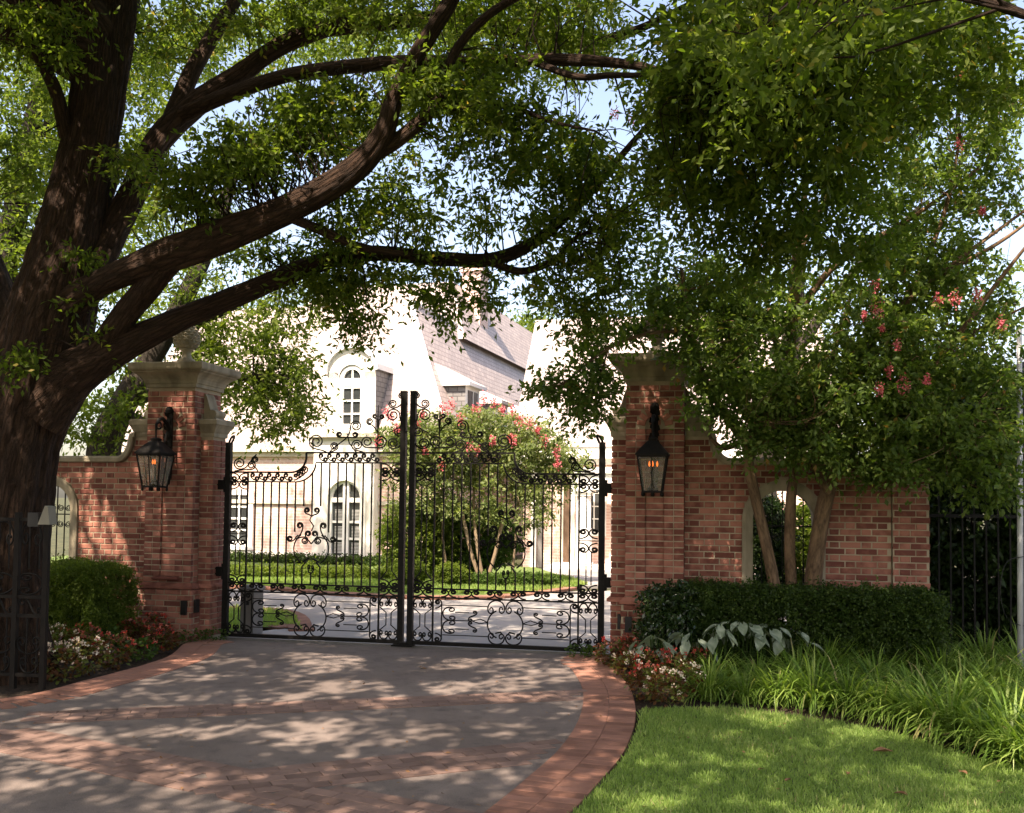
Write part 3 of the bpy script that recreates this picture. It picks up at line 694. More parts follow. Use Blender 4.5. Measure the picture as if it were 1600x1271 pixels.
# ------------------------------------------------------------------ garden walls beside the pillars
AR_O, AR_I, AR_Z = 0.415, 0.305, 1.485
def wall(sgn, ends, arch, label, single_range):
    """wall runs from the pillar's flank outwards; local x is measured outwards from the gate centre times sgn"""
    root = thing('garden_wall', label, 'wall', W(sgn * (TC + PH)), -B_ANG)
    o = TC + PH; top0 = 2.05
    def zt(d):
        if d < 0.25: return 2.36
        if d < 0.47: return top0 + 0.31 * (1 - math.sqrt(max(1 - (1 - (d - .25) / .22) ** 2, 0)))
        return top0
    ad = arch - o; D1 = ends - o
    ds = sorted(set([0, .12, .2499] + [0.25 + .22 * k / 12 for k in range(13)] + [ad + AR_O * math.cos(math.pi * k / 16) for k in range(17)] + [ad - AR_O - .002, ad + AR_O + .002, D1]))
    def zb(d):
        q = abs(d - ad)
        if q >= AR_O: return -0.05
        return AR_Z + math.sqrt(max(AR_O ** 2 - q * q, 0)) - .02
    mb = MB(); s0, s1 = WINGF + .006, 0.15
    for d0, d1 in zip(ds[:-1], ds[1:]):
        if d1 - d0 < 1e-5: continue
        e = 1e-6; a0, a1, b0, b1 = zb(d0 + e), zb(d1 - e), zt(d0 + e), zt(d1 - e)
        x0, x1 = sgn * d0, sgn * d1
        for s in (s0, s1): mb.add([(x0, s, a0), (x1, s, a1), (x1, s, b1), (x0, s, b0)], [(0,1,2,3)])
        mb.add([(x0, s0, b0), (x1, s0, b1), (x1, s1, b1), (x0, s1, b0)], [(0,1,2,3)])
        if abs((d0 + d1) / 2 - ad) < AR_O: mb.add([(x0, s0, a0), (x1, s0, a1), (x1, s1, a1), (x0, s1, a0)], [(0,1,2,3)])
    mb.build('wall_core', M['mortar'], root)
    ms = Masonry(root); z = 0.03; row = 0; todo = []
    while z + COURSE < 2.40:
        zc = z + COURSE / 2
        # how far out this course reaches under the coping
        dmax = D1
        if z + COURSE > top0 + .012:
            dmax = 0.0
            for k in range(60):
                d = 0.47 * k / 59
                if zt(d) >= z + COURSE - .012: dmax = d
        hw = 0 if zc > AR_Z + AR_O else (AR_O if zc < AR_Z else math.sqrt(AR_O ** 2 - (zc - AR_Z) ** 2))
        iv = [(0, dmax)] if hw == 0 or dmax < ad - hw else [(0, ad - hw), (ad + hw, dmax)]
        for a, b in iv:
            for x0, x1 in flemish(a, b, row): todo.append((sgn * (x0 + x1) / 2, zc, x1 - x0, single_range[0] < (x0 + x1) / 2 + o < single_range[1] and zc > single_range[2]))
        row += 1; z += COURSE
    for x, zc, w_, sg in sorted(todo, key=lambda q: -q[1]): ms.put('front', WINGF, x, zc, w_, single=sg)
    ms.finish()
    # coping that follows the swoop
    cd = [0.235] + [0.25 + .22 * (1 - math.cos(math.pi / 2 * k / 14)) for k in range(15)] + [0.6, D1 + 0.02]
    prof = [(-.185, .0), (-.20, .012), (-.20, .05), (-.18, .078), (.18, .078), (.20, .05), (.20, .0)]
    P = [(d, zt(max(d, .2502))) for d in cd]; rings = []
    for i, (d, z_) in enumerate(P):
        a, b = P[max(i-1, 0)], P[min(i+1, len(P)-1)]; td, tz = b[0]-a[0], b[1]-a[1]; l_ = math.hypot(td, tz) or 1; nd, nz = -tz/l_, td/l_
        rings.append([(sgn * (d + nd * h), s, z_ + nz * h) for s, h in prof])
    mb = MB(); n = len(prof); vs = [p for r_ in rings for p in r_]
    mb.add(vs, [(i*n+k, i*n+(k+1) % n, (i+1)*n+(k+1) % n, (i+1)*n+k) for i in range(len(rings)-1) for k in range(n)] + [tuple(range(n)), tuple((len(rings)-1)*n+k for k in range(n))])
    mb.build('coping', M['stone'], root)
    mb = MB(); mb.square_profile([(.006, 2.352), (.006, 2.41), (.018, 2.425), (.03, 2.455), (.045, 2.49), (.052, 2.50), (.052, 2.55), (.04, 2.568)], 0.118, 0.155, sgn * 0.132, 0); mb.build('shoulder_stone', M['stone'], root)
    # stone surround of the arched opening
    inn = [(ad - AR_I, 0.0)] + [(ad - AR_I * math.cos(math.pi * k / 20), AR_Z + AR_I * math.sin(math.pi * k / 20)) for k in range(21)] + [(ad + AR_I, 0.0)]
    out = [(ad - AR_O, 0.0)] + [(ad - AR_O * math.cos(math.pi * k / 20), AR_Z + AR_O * math.sin(math.pi * k / 20)) for k in range(21)] + [(ad + AR_O, 0.0)]
    mb = MB(); f0, f1 = WINGF - .03, 0.17
    I = [(sgn * d, z_) for d, z_ in inn]; O = [(sgn * d, z_) for d, z_ in out]
    mid = [((a[0]*.35 + b[0]*.65), (a[1]*.35 + b[1]*.65)) for a, b in zip(I, O)]
    mb.strip([(x, f0, z_) for x, z_ in O], [(x, f0, z_) for x, z_ in mid]); mb.strip([(x, f0, z_) for x, z_ in mid], [(x, f0 + .02, z_) for x, z_ in I])
    mb.strip([(x, f0 + .02, z_) for x, z_ in I], [(x, f1, z_) for x, z_ in I]); mb.strip([(x, f0, z_) for x, z_ in O], [(x, f1, z_) for x, z_ in O]); mb.strip([(x, f1, z_) for x, z_ in O], [(x, f1, z_) for x, z_ in I])
    mb.build('arch_surround', M['stone'], root)
    # wrought iron grille in the opening
    gr = MB(); gx = sgn * ad
    for k in range(-2, 3):
        x = gx + k * 0.105; h = AR_Z + math.sqrt(max(AR_I ** 2 - (k * .105) ** 2, 0)); gr.tube([(x, .02, 0.35), (x, .02, h)], 0.008, 4)
    for zz in (0.42, 0.62, 1.42): gr.tube([(gx - AR_I, .02, zz), (gx + AR_I, .02, zz)], 0.010, 4)
    g_o = gr.build('window_grille', M['iron'], root)
    for k in range(4):
        for zz in (0.52, 1.5, 1.30):
            x = gx + (k - 1.5) * 0.105; mb = MB()
            sp = [(x + 0.043 * (1 - .75 * t / 22) * math.cos(t * .52 + k), .02, zz + 0.043 * (1 - .75 * t / 22) * math.sin(t * .52 + k)) for t in range(23)]
            mb.tube(sp, 0.006, 4); mb.build('scroll', M['iron'], g_o)
    return root
wall_r = wall(1, 5.165, 4.11, 'brick garden wall right of the gate with arched opening behind myrtle trunks', (3.0, 6, 0.52))
wall_l = wall(-1, 7.6, 4.50, 'sun-dappled brick garden wall left of the gate beside the oak trunk', (3.0, 4.95, 0.6))
pier = thing('end_pier', 'flat brick pier closing the right end of the garden wall', 'pier', W(5.345), -B_ANG)
mb = MB(); mb.box(-.172, .172, WINGF - .034, 0.17, -0.05, 2.24); mb.build('pier_core', M['mortar'], pier)
ms = Masonry(pier); z = 0.03; row = 0
while z + COURSE < 2.25:
    zc = z + COURSE / 2
    for x0, x1 in flemish(-.172, .178, row): ms.put('front', WINGF - .04, (x0+x1)/2, zc, x1 - x0, single=zc > .5)
    for x0, x1 in flemish(WINGF + .02, .17, row): ms.put('right', .178, (x0+x1)/2, zc, x1 - x0, single=False)
    row += 1; z += COURSE
ms.finish()
mb = MB(); mb.square_profile([(.0, 2.24), (.02, 2.245), (.045, 2.28), (.05, 2.30), (.05, 2.335), (.0, 2.35)], 0.178, 0.18); mb.build('cap', M['stone'], pier)

# ------------------------------------------------------------------ wrought iron
def turtle(kfun, n=90):
    x = z = 0.0; h = 0.0; pts = [(0, 0)]; ds = 1.0 / n
    for i in range(n):
        s = (i + .5) / n; h += kfun(s) * ds; x += math.cos(h) * ds; z += math.sin(h) * ds; pts.append((x, z))
    return np.array(pts)
def norm_shape(P, ang=0.0):
    c, s = math.cos(ang), math.sin(ang); P = P @ np.array([[c, s], [-s, c]])
    lo, hi = P.min(0), P.max(0); return (P - lo) / (hi - lo)
def level(P):
    d = P[-1] - P[0]; return -math.atan2(d[1], d[0])
_c = turtle(lambda s: 3.0 + 31 * abs(2*s - 1) ** 1.4)
_s = turtle(lambda s: (1 if s < .5 else -1) * (0.3 + 33 * abs(2*s - 1) ** 1.25))
_j = turtle(lambda s: 0.6 + 60 * s ** 5)
SH = {'C': norm_shape(_c, level(_c)), 'S': norm_shape(_s, level(_s) + 0.5), 'J': norm_shape(_j, 1.2),
      'O': norm_shape(turtle(lambda s: 4.5 + 26 * s ** 1.6))}
SCR = 0.0085
def scroll(parent, X, kind, a0, a1, z0, z1, fx=False, fz=False, rot=False, r=SCR, name='scroll', y=0.0):
    P = SH[kind].copy()
    if rot: P = P[:, ::-1]
    if fx: P[:, 0] = 1 - P[:, 0]
    if fz: P[:, 1] = 1 - P[:, 1]
    mb = MB(); mb.tube([(X(a0 + (a1-a0) * p[0]), y, z0 + (z1-z0) * p[1]) for p in P[::2]], r, 5)
    return mb.build(name, M['iron'], parent, True)
def bar(parent, X, name, pts, r=0.0105, n=4, y=0.0):
    mb = MB(); mb.tube([(X(a), y, z) for a, z in pts], r, n); return mb.build(name, M['iron'], parent)
LEAF = 2.20
def gate_leaf(sgn, label):
    root = thing('gate_leaf', label, 'gate', W(sgn * 2.225), -B_ANG)
    X = (lambda a: a) if sgn < 0 else (lambda a: -a)
    zB, zR1, zR2, zL2, zL1, zH2, zH1 = 0.045, 0.555, 0.655, 1.84, 1.95, 2.065, 2.18
    aP = 0.99                                         # where the raised middle starts
    mb = MB(); mb.box(min(X(-.02), X(.045)), max(X(-.02), X(.045)), -.03, .03, 0.02, 2.30); hp = mb.build('hinge_post', M['iron'], root)
    mb = MB(); mb.tube([(X(.012 + .0 + .06 * (1 - math.cos(t))/2 + .01*math.sin(t)), 0, 2.30 + .075 * math.sin(t / 1.35)) for t in np.linspace(0, 4.4, 16)], 0.014, 6); mb.build('post_curl', M['iron'], hp, True)
    mb = MB(); mb.box(min(X(LEAF - .062), X(LEAF)), max(X(LEAF - .062), X(LEAF)), -.034, .034, 0.012, 2.87); mp_ = mb.build('meeting_post', M['iron'], root)
    mb = MB(); mb.box(min(X(LEAF - .068), X(LEAF + .002)), max(X(LEAF - .068), X(LEAF + .002)), -.038, .038, 2.87, 2.885); mb.build('post_cap', M['iron'], mp_)
    mb = MB(); mb.box(min(X(.05), X(LEAF - .06)), max(X(.05), X(LEAF - .06)), -.022, .022, zB - .02, zB + .022); mb.build('bottom_rail', M['iron'], root)
    for z in (zR1, zR2): bar(root, X, 'middle_rail', [(.04, z), (LEAF - .06, z)], 0.012)
    def swoop(zl, zh, a_end, a_start):
        return [(a_end + (a_start - a_end) * math.sin(math.pi/2 * k / 12), zl + (zh - zl) * (1 - math.cos(math.pi/2 * k / 12))) for k in range(13)]
    bar(root, X, 'top_rail', [(.04, zL1)] + swoop(zL1, zH1 - .055, .80, aP) + [(aP, zH1 - .054), (aP, zH1)], 0.014)
    bar(root, X, 'top_rail', [(aP, zH1), (LEAF - .06, zH1)], 0.014)
    bar(root, X, 'lower_top_rail', [(.04, zL2)] + swoop(zL2, zH2, .86, aP + .12) + [(LEAF - .06, zH2)], 0.011)
    def under(a):
        if a < .86: return zL2
        if a > aP + .12: return zH2
        q = (a - .86) / (aP + .12 - .86); return zL2 + (zH2 - zL2) * (1 - math.sqrt(max(1 - q * q, 0)))
    # upright bars
    bar(root, X, 'panel_stile', [(.262, zB), (.262, zL1)], 0.013)
    bar(root, X, 'panel_stile', [(1.905, zB), (1.905, zH2)], 0.013)
    for a in (.362, .462, .562, .662, .762): bar(root, X, 'bar', [(a, zR2), (a, under(a))])
    for a in (1.385, 1.487, 1.59, 1.692, 1.797): bar(root, X, 'bar', [(a, zR2), (a, under(a))])
    ac = 1.073
    bar(root, X, 'bar', [(.865, under(.865)), (.865, 1.26)]); bar(root, X, 'bar', [(.865, zR2), (.865, .92)])
    bar(root, X, 'bar', [(1.282, under(1.282)), (1.282, 1.26)]); bar(root, X, 'bar', [(1.282, zR2), (1.282, .92)])
    for a in (.97, ac, 1.178): bar(root, X, 'bar', [(a, under(a)), (a, 1.56 if a != ac else 1.48)])
    for a in (.965, 1.185): bar(root, X, 'bar', [(a, zR2), (a, .86), (a + (.05 if a < ac else -.05), .92)])
    bar(root, X, 'bar', [(ac, zR2), (ac, .80)])
    # lyre in the middle of the leaf
    for f in (False, True):
        m_ = (lambda a: 2*ac - a) if f else (lambda a: a)
        Xm = lambda a: X(m_(a))
        bar(root, Xm, 'lyre_side', [(ac - .015 - .20 * math.sin(t), 1.07 - .19 * math.cos(t)) for t in np.linspace(.55, 2.55, 16)], 0.0085, 5)
        bar(root, Xm, 'lyre_foot', [(ac - .10, .915), (ac - .04, .95), (ac - .015, .955)], 0.011, 4)
    scroll(root, X, 'C', ac - .035, ac + .035, .79, .88)
    # hinge panel and meeting panel
    for a0, a1, top, key in ((.05, .255, zL1, 'h'), (1.915, LEAF - .065, zH2, 'm')):
        am = (a0 + a1) / 2; q = (a1 - a0) / 4
        for f in (False, True):
            c0, c1 = (a0 + .006, am - .004) if not f else (am + .004, a1 - .006)
            scroll(root, X, 'O', c0, c1, top - .20, top - .11, fx=f); scroll(root, X, 'O', c0, c1, top - .10, top - .012, fx=f, fz=True)
            scroll(root, X, 'O', c0, c1, .66, .745, fx=f, fz=True); scroll(root, X, 'O', c0, c1, .565, .645, fx=f)
            scroll(root, X, 'C', c0, c1, .44, .545, fx=f, fz=True); scroll(root, X, 'C', c0, c1, .07, .165, fx=f)
            b_ = am - q * .55 if not f else am + q * .55
            bar(root, X, 'bar', [(c0 if not f else c1, .43), (b_, .37), (b_, .23), (c0 if not f else c1, .17)], 0.008)
            if key == 'h':
                bar(root, X, 'bar', [(b_, .745), (b_, 1.10)], 0.008); bar(root, X, 'bar', [(b_, 1.36), (b_, top - .20)], 0.008)
                scroll(root, X, 'O', c0, c1, 1.10, 1.20, fx=f, fz=True); scroll(root, X, 'O', c0, c1, 1.25, 1.35, fx=f)
            else:
                bar(root, X, 'bar', [(b_, .84), (b_, top - .26), (c0 if not f else c1, top - .20)], 0.008)
                bar(root, X, 'bar', [(b_, .84), (c0 if not f else c1, .745)], 0.008)
        bar(root, X, 'crosspiece', [(a0, 1.225 if key == 'h' else top - .105), (a1, 1.225 if key == 'h' else top - .105)], 0.008)
    # scroll frieze between the two top rails
    FR = []
    a = .30
    while a < .80: FR.append((a, zL2, zL1)); a += .105
    for k in range(4):
        a = .86 + k * .035; scroll(root, X, 'O', a - .02, a + .045, under(a + .06) + .015 + k * .008, under(a + .06) + .085 + k * .012)
    a = 1.15
    while a < 1.83: FR.append((a, zH2, zH1)); a += .105
    # frieze between the middle rails
    a = .28
    for k in range(6):
        for f in (False, True):
            c = .40 + k * .265; scroll(root, X, 'O', c + (.0 if f else -.085), c + (.085 if f else .0), zR1 + .012, zR2 - .012, fx=f)
    # bottom panel
    for a in (.348, 1.802): bar(root, X, 'panel_bar', [(a, .10), (a, .50)], 0.009)
    for a, f in ((.348, False), (1.802, True)):
        for z0, fz in ((.44, False), (.065, True)): scroll(root, X, 'O', a + (.0 if f else -.075), a + (.075 if f else .0), z0, z0 + .095, fx=f, fz=fz)
    for z in (.475, .145):
        bar(root, X, 'panel_rail', [(.36, z), (.89, z)], 0.007); bar(root, X, 'panel_rail', [(1.265, z), (1.79, z)], 0.007)
    for f in (False, True):
        m_ = (lambda a: 2*ac - a) if f else (lambda a: a)
        Xm = lambda a: X(m_(a))
        bar(root, Xm, 'lyre_side', [(ac - .015 - .185 * math.sin(t), .285 - .165 * math.cos(t)) for t in np.linspace(.45, 2.65, 18)], 0.0085, 5)
        scroll(root, Xm, 'C', .875, 1.065, .40, .545, fz=True); scroll(root, Xm, 'C', .885, 1.065, .065, .185)
        bar(root, Xm, 'panel_rail', [(.45, .31), (.70, .31), (.78, .285), (.875, .30)], 0.007); bar(root, Xm, 'panel_rail', [(.70, .31), (.79, .335), (.875, .30)], 0.007)
        scroll(root, Xm, 'S', .655, .75, .31, .42, rot=True); scroll(root, Xm, 'S', .655, .75, .19, .30, rot=True, fz=True)
        bar(root, Xm, 'panel_rail', [(.50, .40), (.66, .40)], 0.007); bar(root, Xm, 'panel_rail', [(.50, .215), (.66, .215)], 0.007)
        scroll(root, Xm, 'C', .36, .50, .31, .455, rot=True); scroll(root, Xm, 'C', .36, .50, .165, .31, rot=True, fz=True)
        bar(root, Xm, 'lyre_foot', [(ac - .11, .185), (ac - .05, .20), (ac - .03, .17)], 0.011, 4)
    # cresting that climbs to the meeting posts
    A = lambda x: x * .00161 - .12
    Zz = lambda y: 3.124 - y * .001487
    def spiral(c, r, e, d, turns=1.7, n=30):
        return [(c[0] + r * (.22 + .78 * (k / n) ** .8) * math.cos(math.radians(e) - d * (1 - k / n) * turns * 6.283), c[1] + r * (.22 + .78 * (k / n) ** .8) * math.sin(math.radians(e) - d * (1 - k / n) * turns * 6.283)) for k in range(n + 1)]
    def tang(e, d): return (-d * math.sin(math.radians(e)), d * math.cos(math.radians(e)))
    def bez(p, tp, q, tq, n=14):
        L_ = math.hypot(q[0]-p[0], q[1]-p[1]) * .45
        a, b = (p[0] + tp[0]*L_, p[1] + tp[1]*L_), (q[0] - tq[0]*L_, q[1] - tq[1]*L_)
        return [tuple((1-t)**3*p[m] + 3*(1-t)**2*t*a[m] + 3*(1-t)*t*t*b[m] + t**3*q[m] for m in (0, 1)) for t in [k / n for k in range(1, n)]]
    def wrought(c1, r1, e1, d1, target, c2=None, name='crest_scroll', r=.0085, mir=None):
        P = spiral(c1, r1, e1, d1); t1 = tang(e1, d1)
        if c2 is None:
            u = (target[0] - P[-1][0], target[1] - P[-1][1]); l_ = math.hypot(*u) or 1
            P = P + bez(P[-1], t1, target, (u[0]/l_, u[1]/l_)) + [target]
        else:
            r2, e2, d2 = target; Q = spiral(c2, r2, e2, -d2)[::-1]; P = P + bez(P[-1], t1, Q[0], tang(e2, d2)) + Q
        if mir: P = [(2*mir - x, y) for x, y in P]
        mb = MB(); mb.tube([(X(A(x)), 0, Zz(y)) for x, y in P], r, 5); mb.build(name, M['iron'], root, True)
    wrought((1340, 345), 50, 0, 1, (38, 0, 1), (1385, 470))
    wrought((1402, 196), 26, 0, 1, (1445, 268)); wrought((1338, 258), 32, 90, -1, (1445, 215))
    wrought((1345, 560), 42, 90, -1, (1447, 470)); wrought((1250, 548), 48, 90, 1, (44, 90, 1), (1150, 550))
    wrought((1065, 428), 42, 180, -1, (862, 636)); wrought((765, 548), 54, 180, -1, (850, 634)); wrought((1168, 392), 26, 90, -1, (1226, 470))
    wrought((1204, 352), 17, 90, -1, (1228, 440)); wrought((1256, 356), 17, 90, 1, (1230, 445))
    wrought((1058, 495), 22, 90, 1, (22, 90, 1), (938, 492)); wrought((1075, 575), 40, 180, -1, (1130, 636)); wrought((900, 585), 30, 0, 1, (870, 636))
    bar(root, X, 'crest_bar', [(A(1310), Zz(480)), (A(1390), Zz(440)), (A(1445), Zz(340))], 0.0075, 5)
    bar(root, X, 'crest_spike', [(A(1230), Zz(636)), (A(1228), Zz(350)), (A(1230), Zz(265))], [0.007, 0.009, 0.003], 5)
    bar(root, X, 'crest_bar', [(A(1000), Zz(490)), (A(1015), Zz(560)), (A(1070), Zz(632))], 0.0075, 5)
    # scrolls on the low end beside the hinge post
    wrought((168, 720), 46, 90, -1, (300, 650)); wrought((262, 735), 34, 90, 1, (130, 780)); wrought((290, 690), 26, 180, -1, (315, 782))
    for a, z0, z1 in FR:
        iA, iZ = (a + .12) / .00161, lambda z: (3.124 - z) / .001487
        hh = (z1 - z0) / .001487; x0 = iA
        wrought((x0 + 14, iZ(z1) + 24), 17, 180, -1, (17, 0, -1), (x0 + 46, iZ(z0) - 24), name='frieze_scroll', r=.0075)
    # lyre crown in the middle
    for m_ in (None, 741):
        wrought((650, 1203), 24, 0, 1, (612, 1343), name='lyre_scroll', mir=m_); wrought((577, 1306), 22, 90, -1, (640, 1278), name='lyre_scroll', mir=m_)
        wrought((690, 1320), 28, 270, -1, (622, 1308), name='lyre_scroll', mir=m_); wrought((716, 1265), 22, 180, -1, (741, 1345), name='lyre_scroll', mir=m_)
        wrought((704, 1083), 20, 180, -1, (741, 1130), name='lyre_scroll', mir=m_)
    bar(root, X, 'lyre_stem', [(A(741), Zz(1060)), (A(741), Zz(1120)), (A(726), Zz(1160)), (A(756), Zz(1205)), (A(741), Zz(1245))], 0.0085, 5)
    # hinges
    for z in (1.80, 0.78):
        mb = MB(); mb.box(min(X(-.115), X(-.021)), max(X(-.115), X(-.021)), -.035, .035, z - .055, z + .055)
        mb.tube([(X(-.028), -.0, z - .09), (X(-.028), 0, z + .09)], 0.022, 8); mb.build('hinge', M['iron'], root)
    return root
gl = gate_leaf(-1, 'left leaf of the black wrought iron double gate')
gr_ = gate_leaf(1, 'right leaf of the black wrought iron double gate')
# drop bolt plate at the foot of the meeting posts
mb = MB(); mb.box(-.14, .10, -.07, .07, 0.004, 0.02); mb.box(-.05, .03, -.05, .05, 0.02, 0.05)
st = mb.build('gate_stop', M['iron']); st.location = W(0, -.01); st.rotation_euler[2] = -B_ANG; tag(st, 'small black iron gate stop on the paving under the meeting posts', 'gate stop')
ob = thing('gate_motor', 'grey gate motor cabinet behind the left gate hinge', 'cabinet', W(-2.10, 0.45), -B_ANG)
mb = MB(); mb.square_profile([(.0, 0), (.0, .50), (-.008, .515), (-.02, .52)], 0.085, 0.13); mb.build('housing', M['grey_box'], ob)
mb = MB(); mb.square_profile([(.012, .52), (.018, .53), (.018, .56), (-.01, .59), (-.05, .60)], 0.085, 0.13); mb.build('lid', M['grey_box'], ob)
mb = MB(); mb.box(-.03, .03, -.145, -.128, .36, .40); mb.build('lock', M['black_plastic'], ob)

# ------------------------------------------------------------------ gas lanterns
def lantern(sgn, label):
    root = thing('gas_lantern', label, 'lantern', W(sgn * TC, -PH), -B_ANG)
    yl = -0.30; zt_, zb_ = 2.12, 1.76
    mb = MB(); mb.box(-.035, .035, -.03, -.008, 1.86, 2.62); mb.tube([(0, -.02, 1.86), (0, -.02, 1.80), (.0, -.05, 1.775)], [.03, .02, .006], 6)
    for k in range(9):                                 # cast leaves on the back plate
        zz = 1.90 + k * .08; q = (-1) ** k
        mb.add([(0, -.03, zz), (q*.06, -.055, zz + .03), (q*.045, -.07, zz + .08), (0, -.05, zz + .06)], [(0,1,2,3)])
        mb.add([(0, -.03, zz+.02), (-q*.05, -.055, zz + .05), (-q*.04, -.08, zz + .09), (0, -.05, zz + .07)], [(0,1,2,3)])
    mb.lathe([(.01, 2.60), (.045, 2.62), (.05, 2.65), (.03, 2.69), (.0, 2.70)], 8, 0, -.035); mb.build('back_plate', M['iron_brown'], root)
    mb = MB(); mb.tube([(0, -.03, 2.42), (0, -.09, 2.50), (0, -.17, 2.545), (0, -.25, 2.53), (0, yl, 2.47), (0, yl, 2.40)], [.02, .024, .022, .02, .017, .012], 7)
    mb.tube([(0, yl + .05 + .05 * math.cos(t), 2.46 + .04 * math.sin(t)) for t in np.linspace(0, 6.0, 12)], .010, 5)
    mb.tube([(0, -.04, 2.05), (0, -.10, 2.14), (0, -.12, 2.28), (0, -.08, 2.40)], .011, 5); mb.build('arm', M['iron_brown'], root)
    def ring(h, z): return [(-h, yl - h, z), (h, yl - h, z), (h, yl + h, z), (-h, yl + h, z)]
    ht, hb = 0.145, 0.095
    fr = MB()
    for a, b in zip(ring(ht, zt_), ring(hb, zb_)): fr.tube([a, b], 0.011, 4)
    for h, z, r_ in ((ht, zt_, .014), (hb, zb_, .014)):
        q = ring(h, z); [fr.tube([q[i], q[(i+1) % 4]], r_, 4) for i in range(4)]
    q, p = ring(ht, zt_), ring(hb, zb_)
    for i in range(4):
        a = Vector(q[i]).lerp(Vector(q[(i+1) % 4]), .5); b = Vector(p[i]).lerp(Vector(p[(i+1) % 4]), .5); fr.tube([a, b], 0.006, 4)
    for x, y in [(-hb, yl-hb), (hb, yl-hb), (hb, yl+hb), (-hb, yl+hb), (0, yl-hb), (0, yl+hb)]: fr.tube([(x, y, zb_), (x, y, zb_ - .035), (x, y, zb_ - .05)], [.012, .016, .004], 5)
    fr.build('frame', M['iron_brown'], root)
    rf = MB(); prof = [(ht + .02, zt_ + .008), (ht + .02, zt_ + .022), (ht - .01, zt_ + .06), (.085, zt_ + .12), (.05, zt_ + .155), (.04, zt_ + .16), (.045, zt_ + .185), (.02, zt_ + .20)]
    rf.square_profile([(h, z) for h, z in prof], 0, 0, 0, yl); rf.tube([(0, yl, zt_ + .19), (0, yl, 2.41)], .010, 6); rf.build('roof', M['iron_brown'], root)
    for i in range(4):
        g = MB(); a, b, c, d = [Vector(v) for v in (q[i], q[(i+1) % 4], p[(i+1) % 4], p[i])]; cen = Vector((0, yl, 2.0)); k = .985
        g.add([cen + (v - cen) * k for v in (a, b, c, d)], [(0,1,2,3)]); g.build('pane', M['lantern_glass'], root)
    bt = MB(); bt.lathe([(.05, zb_ + .0), (.06, zb_ + .03), (.03, zb_ + .06), (.014, zb_ + .10), (.012, zb_ + .24), (.03, zb_ + .25)], 10, 0, yl); bt.box(-hb, hb, yl - hb, yl + hb, zb_ - .008, zb_ + .004); bt.build('burner', M['iron_brown'], root)
    for dx in (-.035, .0, .045):
        f = MB(); f.lathe([(.002, zb_ + .255), (.010, zb_ + .27), (.009, zb_ + .29), (.001, zb_ + .315)], 8, dx, yl - .01 + abs(dx) * .4); f.build('flame', M['flame'], root, True)
    return root
lantern(-1, 'lit gas lantern hanging on the left gate pillar')
lantern(1, 'lit gas lantern hanging on the right gate pillar')

# ------------------------------------------------------------------ dark iron panel under the oak, fence and pole at the right
pb = ground(66, 1078); pa = Vector((-5.6, 8.75, 0))
ip = thing('iron_screen', 'dark wrought iron screen panel standing before the oak trunk', 'iron screen', (pb.x, pb.y, 0), math.atan2(pb.y - pa.y, pb.x - pa.x))
Xi = lambda a: -a
for a in (0.0, 0.27, 0.80):
    mb = MB(); mb.box(-a - .022, -a + .022, -.022, .022, 0.0, 1.50 if a < .5 else 1.5); mb.build('post', M['iron_brown'], ip)
for z in (.12, .62, .78, 1.44):
    mb = MB(); mb.box(-.80, .0, -.014, .014, z - .014, z + .014); mb.build('rail', M['iron_brown'], ip)
for k in range(8):
    a = .065 + k * .0935
    if abs(a - .27) < .03: continue
    bar(ip, Xi, 'bar', [(a, .12), (a, .62)], .007); bar(ip, Xi, 'bar', [(a, 1.02), (a, 1.44)], .007)
for k in range(3):
    a = .03 + k * .26
    scroll(ip, Xi, 'C', a, a + .21, .80, .98, rot=True); scroll(ip, Xi, 'C', a, a + .21, .30, .44); scroll(ip, Xi, 'C', a + .02, a + .2, 1.22, 1.42, fz=True); scroll(ip, Xi, 'S', a, a + .2, .63, .77); scroll(ip, Xi, 'C', a + .02, a + .18, .14, .27)
kb = thing('call_box', 'small pale hooded box on top of the dark iron screen', 'call box', (pb.x, pb.y, 1.40), math.atan2(pb.y - pa.y, pb.x - pa.x))
mb = MB(); mb.prism([(-.06, 0), (.05, 0), (.03, .15), (-.0, .16)], -.05, .06); mb.build('hood', M['pale_box'], kb)
mb = MB(); mb.box(-.16, -.062, -.04, .05, -.02, .10); mb.build('housing', M['black_plastic'], kb)
fn = thing('iron_fence', 'black iron bar fence in deep shade right of the brick wall', 'fence', W(5.56, .35), -B_ANG)
for k in range(30):
    mb = MB(); mb.box(k*.115 + .03, k*.115 + .046, -.008, .008, 0.06, 1.72); mb.add([(k*.115+.026, -.012, 1.72), (k*.115+.05, -.012, 1.72), (k*.115+.05, .012, 1.72), (k*.115+.026, .012, 1.72), (k*.115+.038, 0, 1.82)], [(0,1,4), (1,2,4), (2,3,4), (3,0,4)]); mb.build('bar', M['iron'], fn)
for z in (.18, 1.55):
    mb = MB(); mb.box(0, 3.5, -.018, .018, z - .018, z + .018); mb.build('rail', M['iron'], fn)
pp_ = at(1592, 800, 9.2)
pol = thing('utility_pole', 'thin galvanised pole at the right edge of the picture', 'pole', (pp_.x, pp_.y, 0))
mb = MB(); mb.tube([(0, 0, -.05), (0.012, 0, 1.8), (.02, 0, 3.3)], [.028, .026, .024], 12); mb.build('shaft', M['steel'], pol, True)
mb = MB(); mb.tube([(.05, 0, .0), (.05, .01, 3.0)], .02, 8); mb.build('conduit', M['black_plastic'], pol, True)
mb = MB(); mb.tube([tuple(q) for q in catmull([(0.04, -.03, 1.2), (-.13, -.04, 1.15), (-.20, -.05, .95), (-.18, -.05, .72), (-.10, -.03, .60), (.03, -.02, .56)], 6)], .0035, 5); mb.build('loose_wire', M['black_plastic'], pol, True)

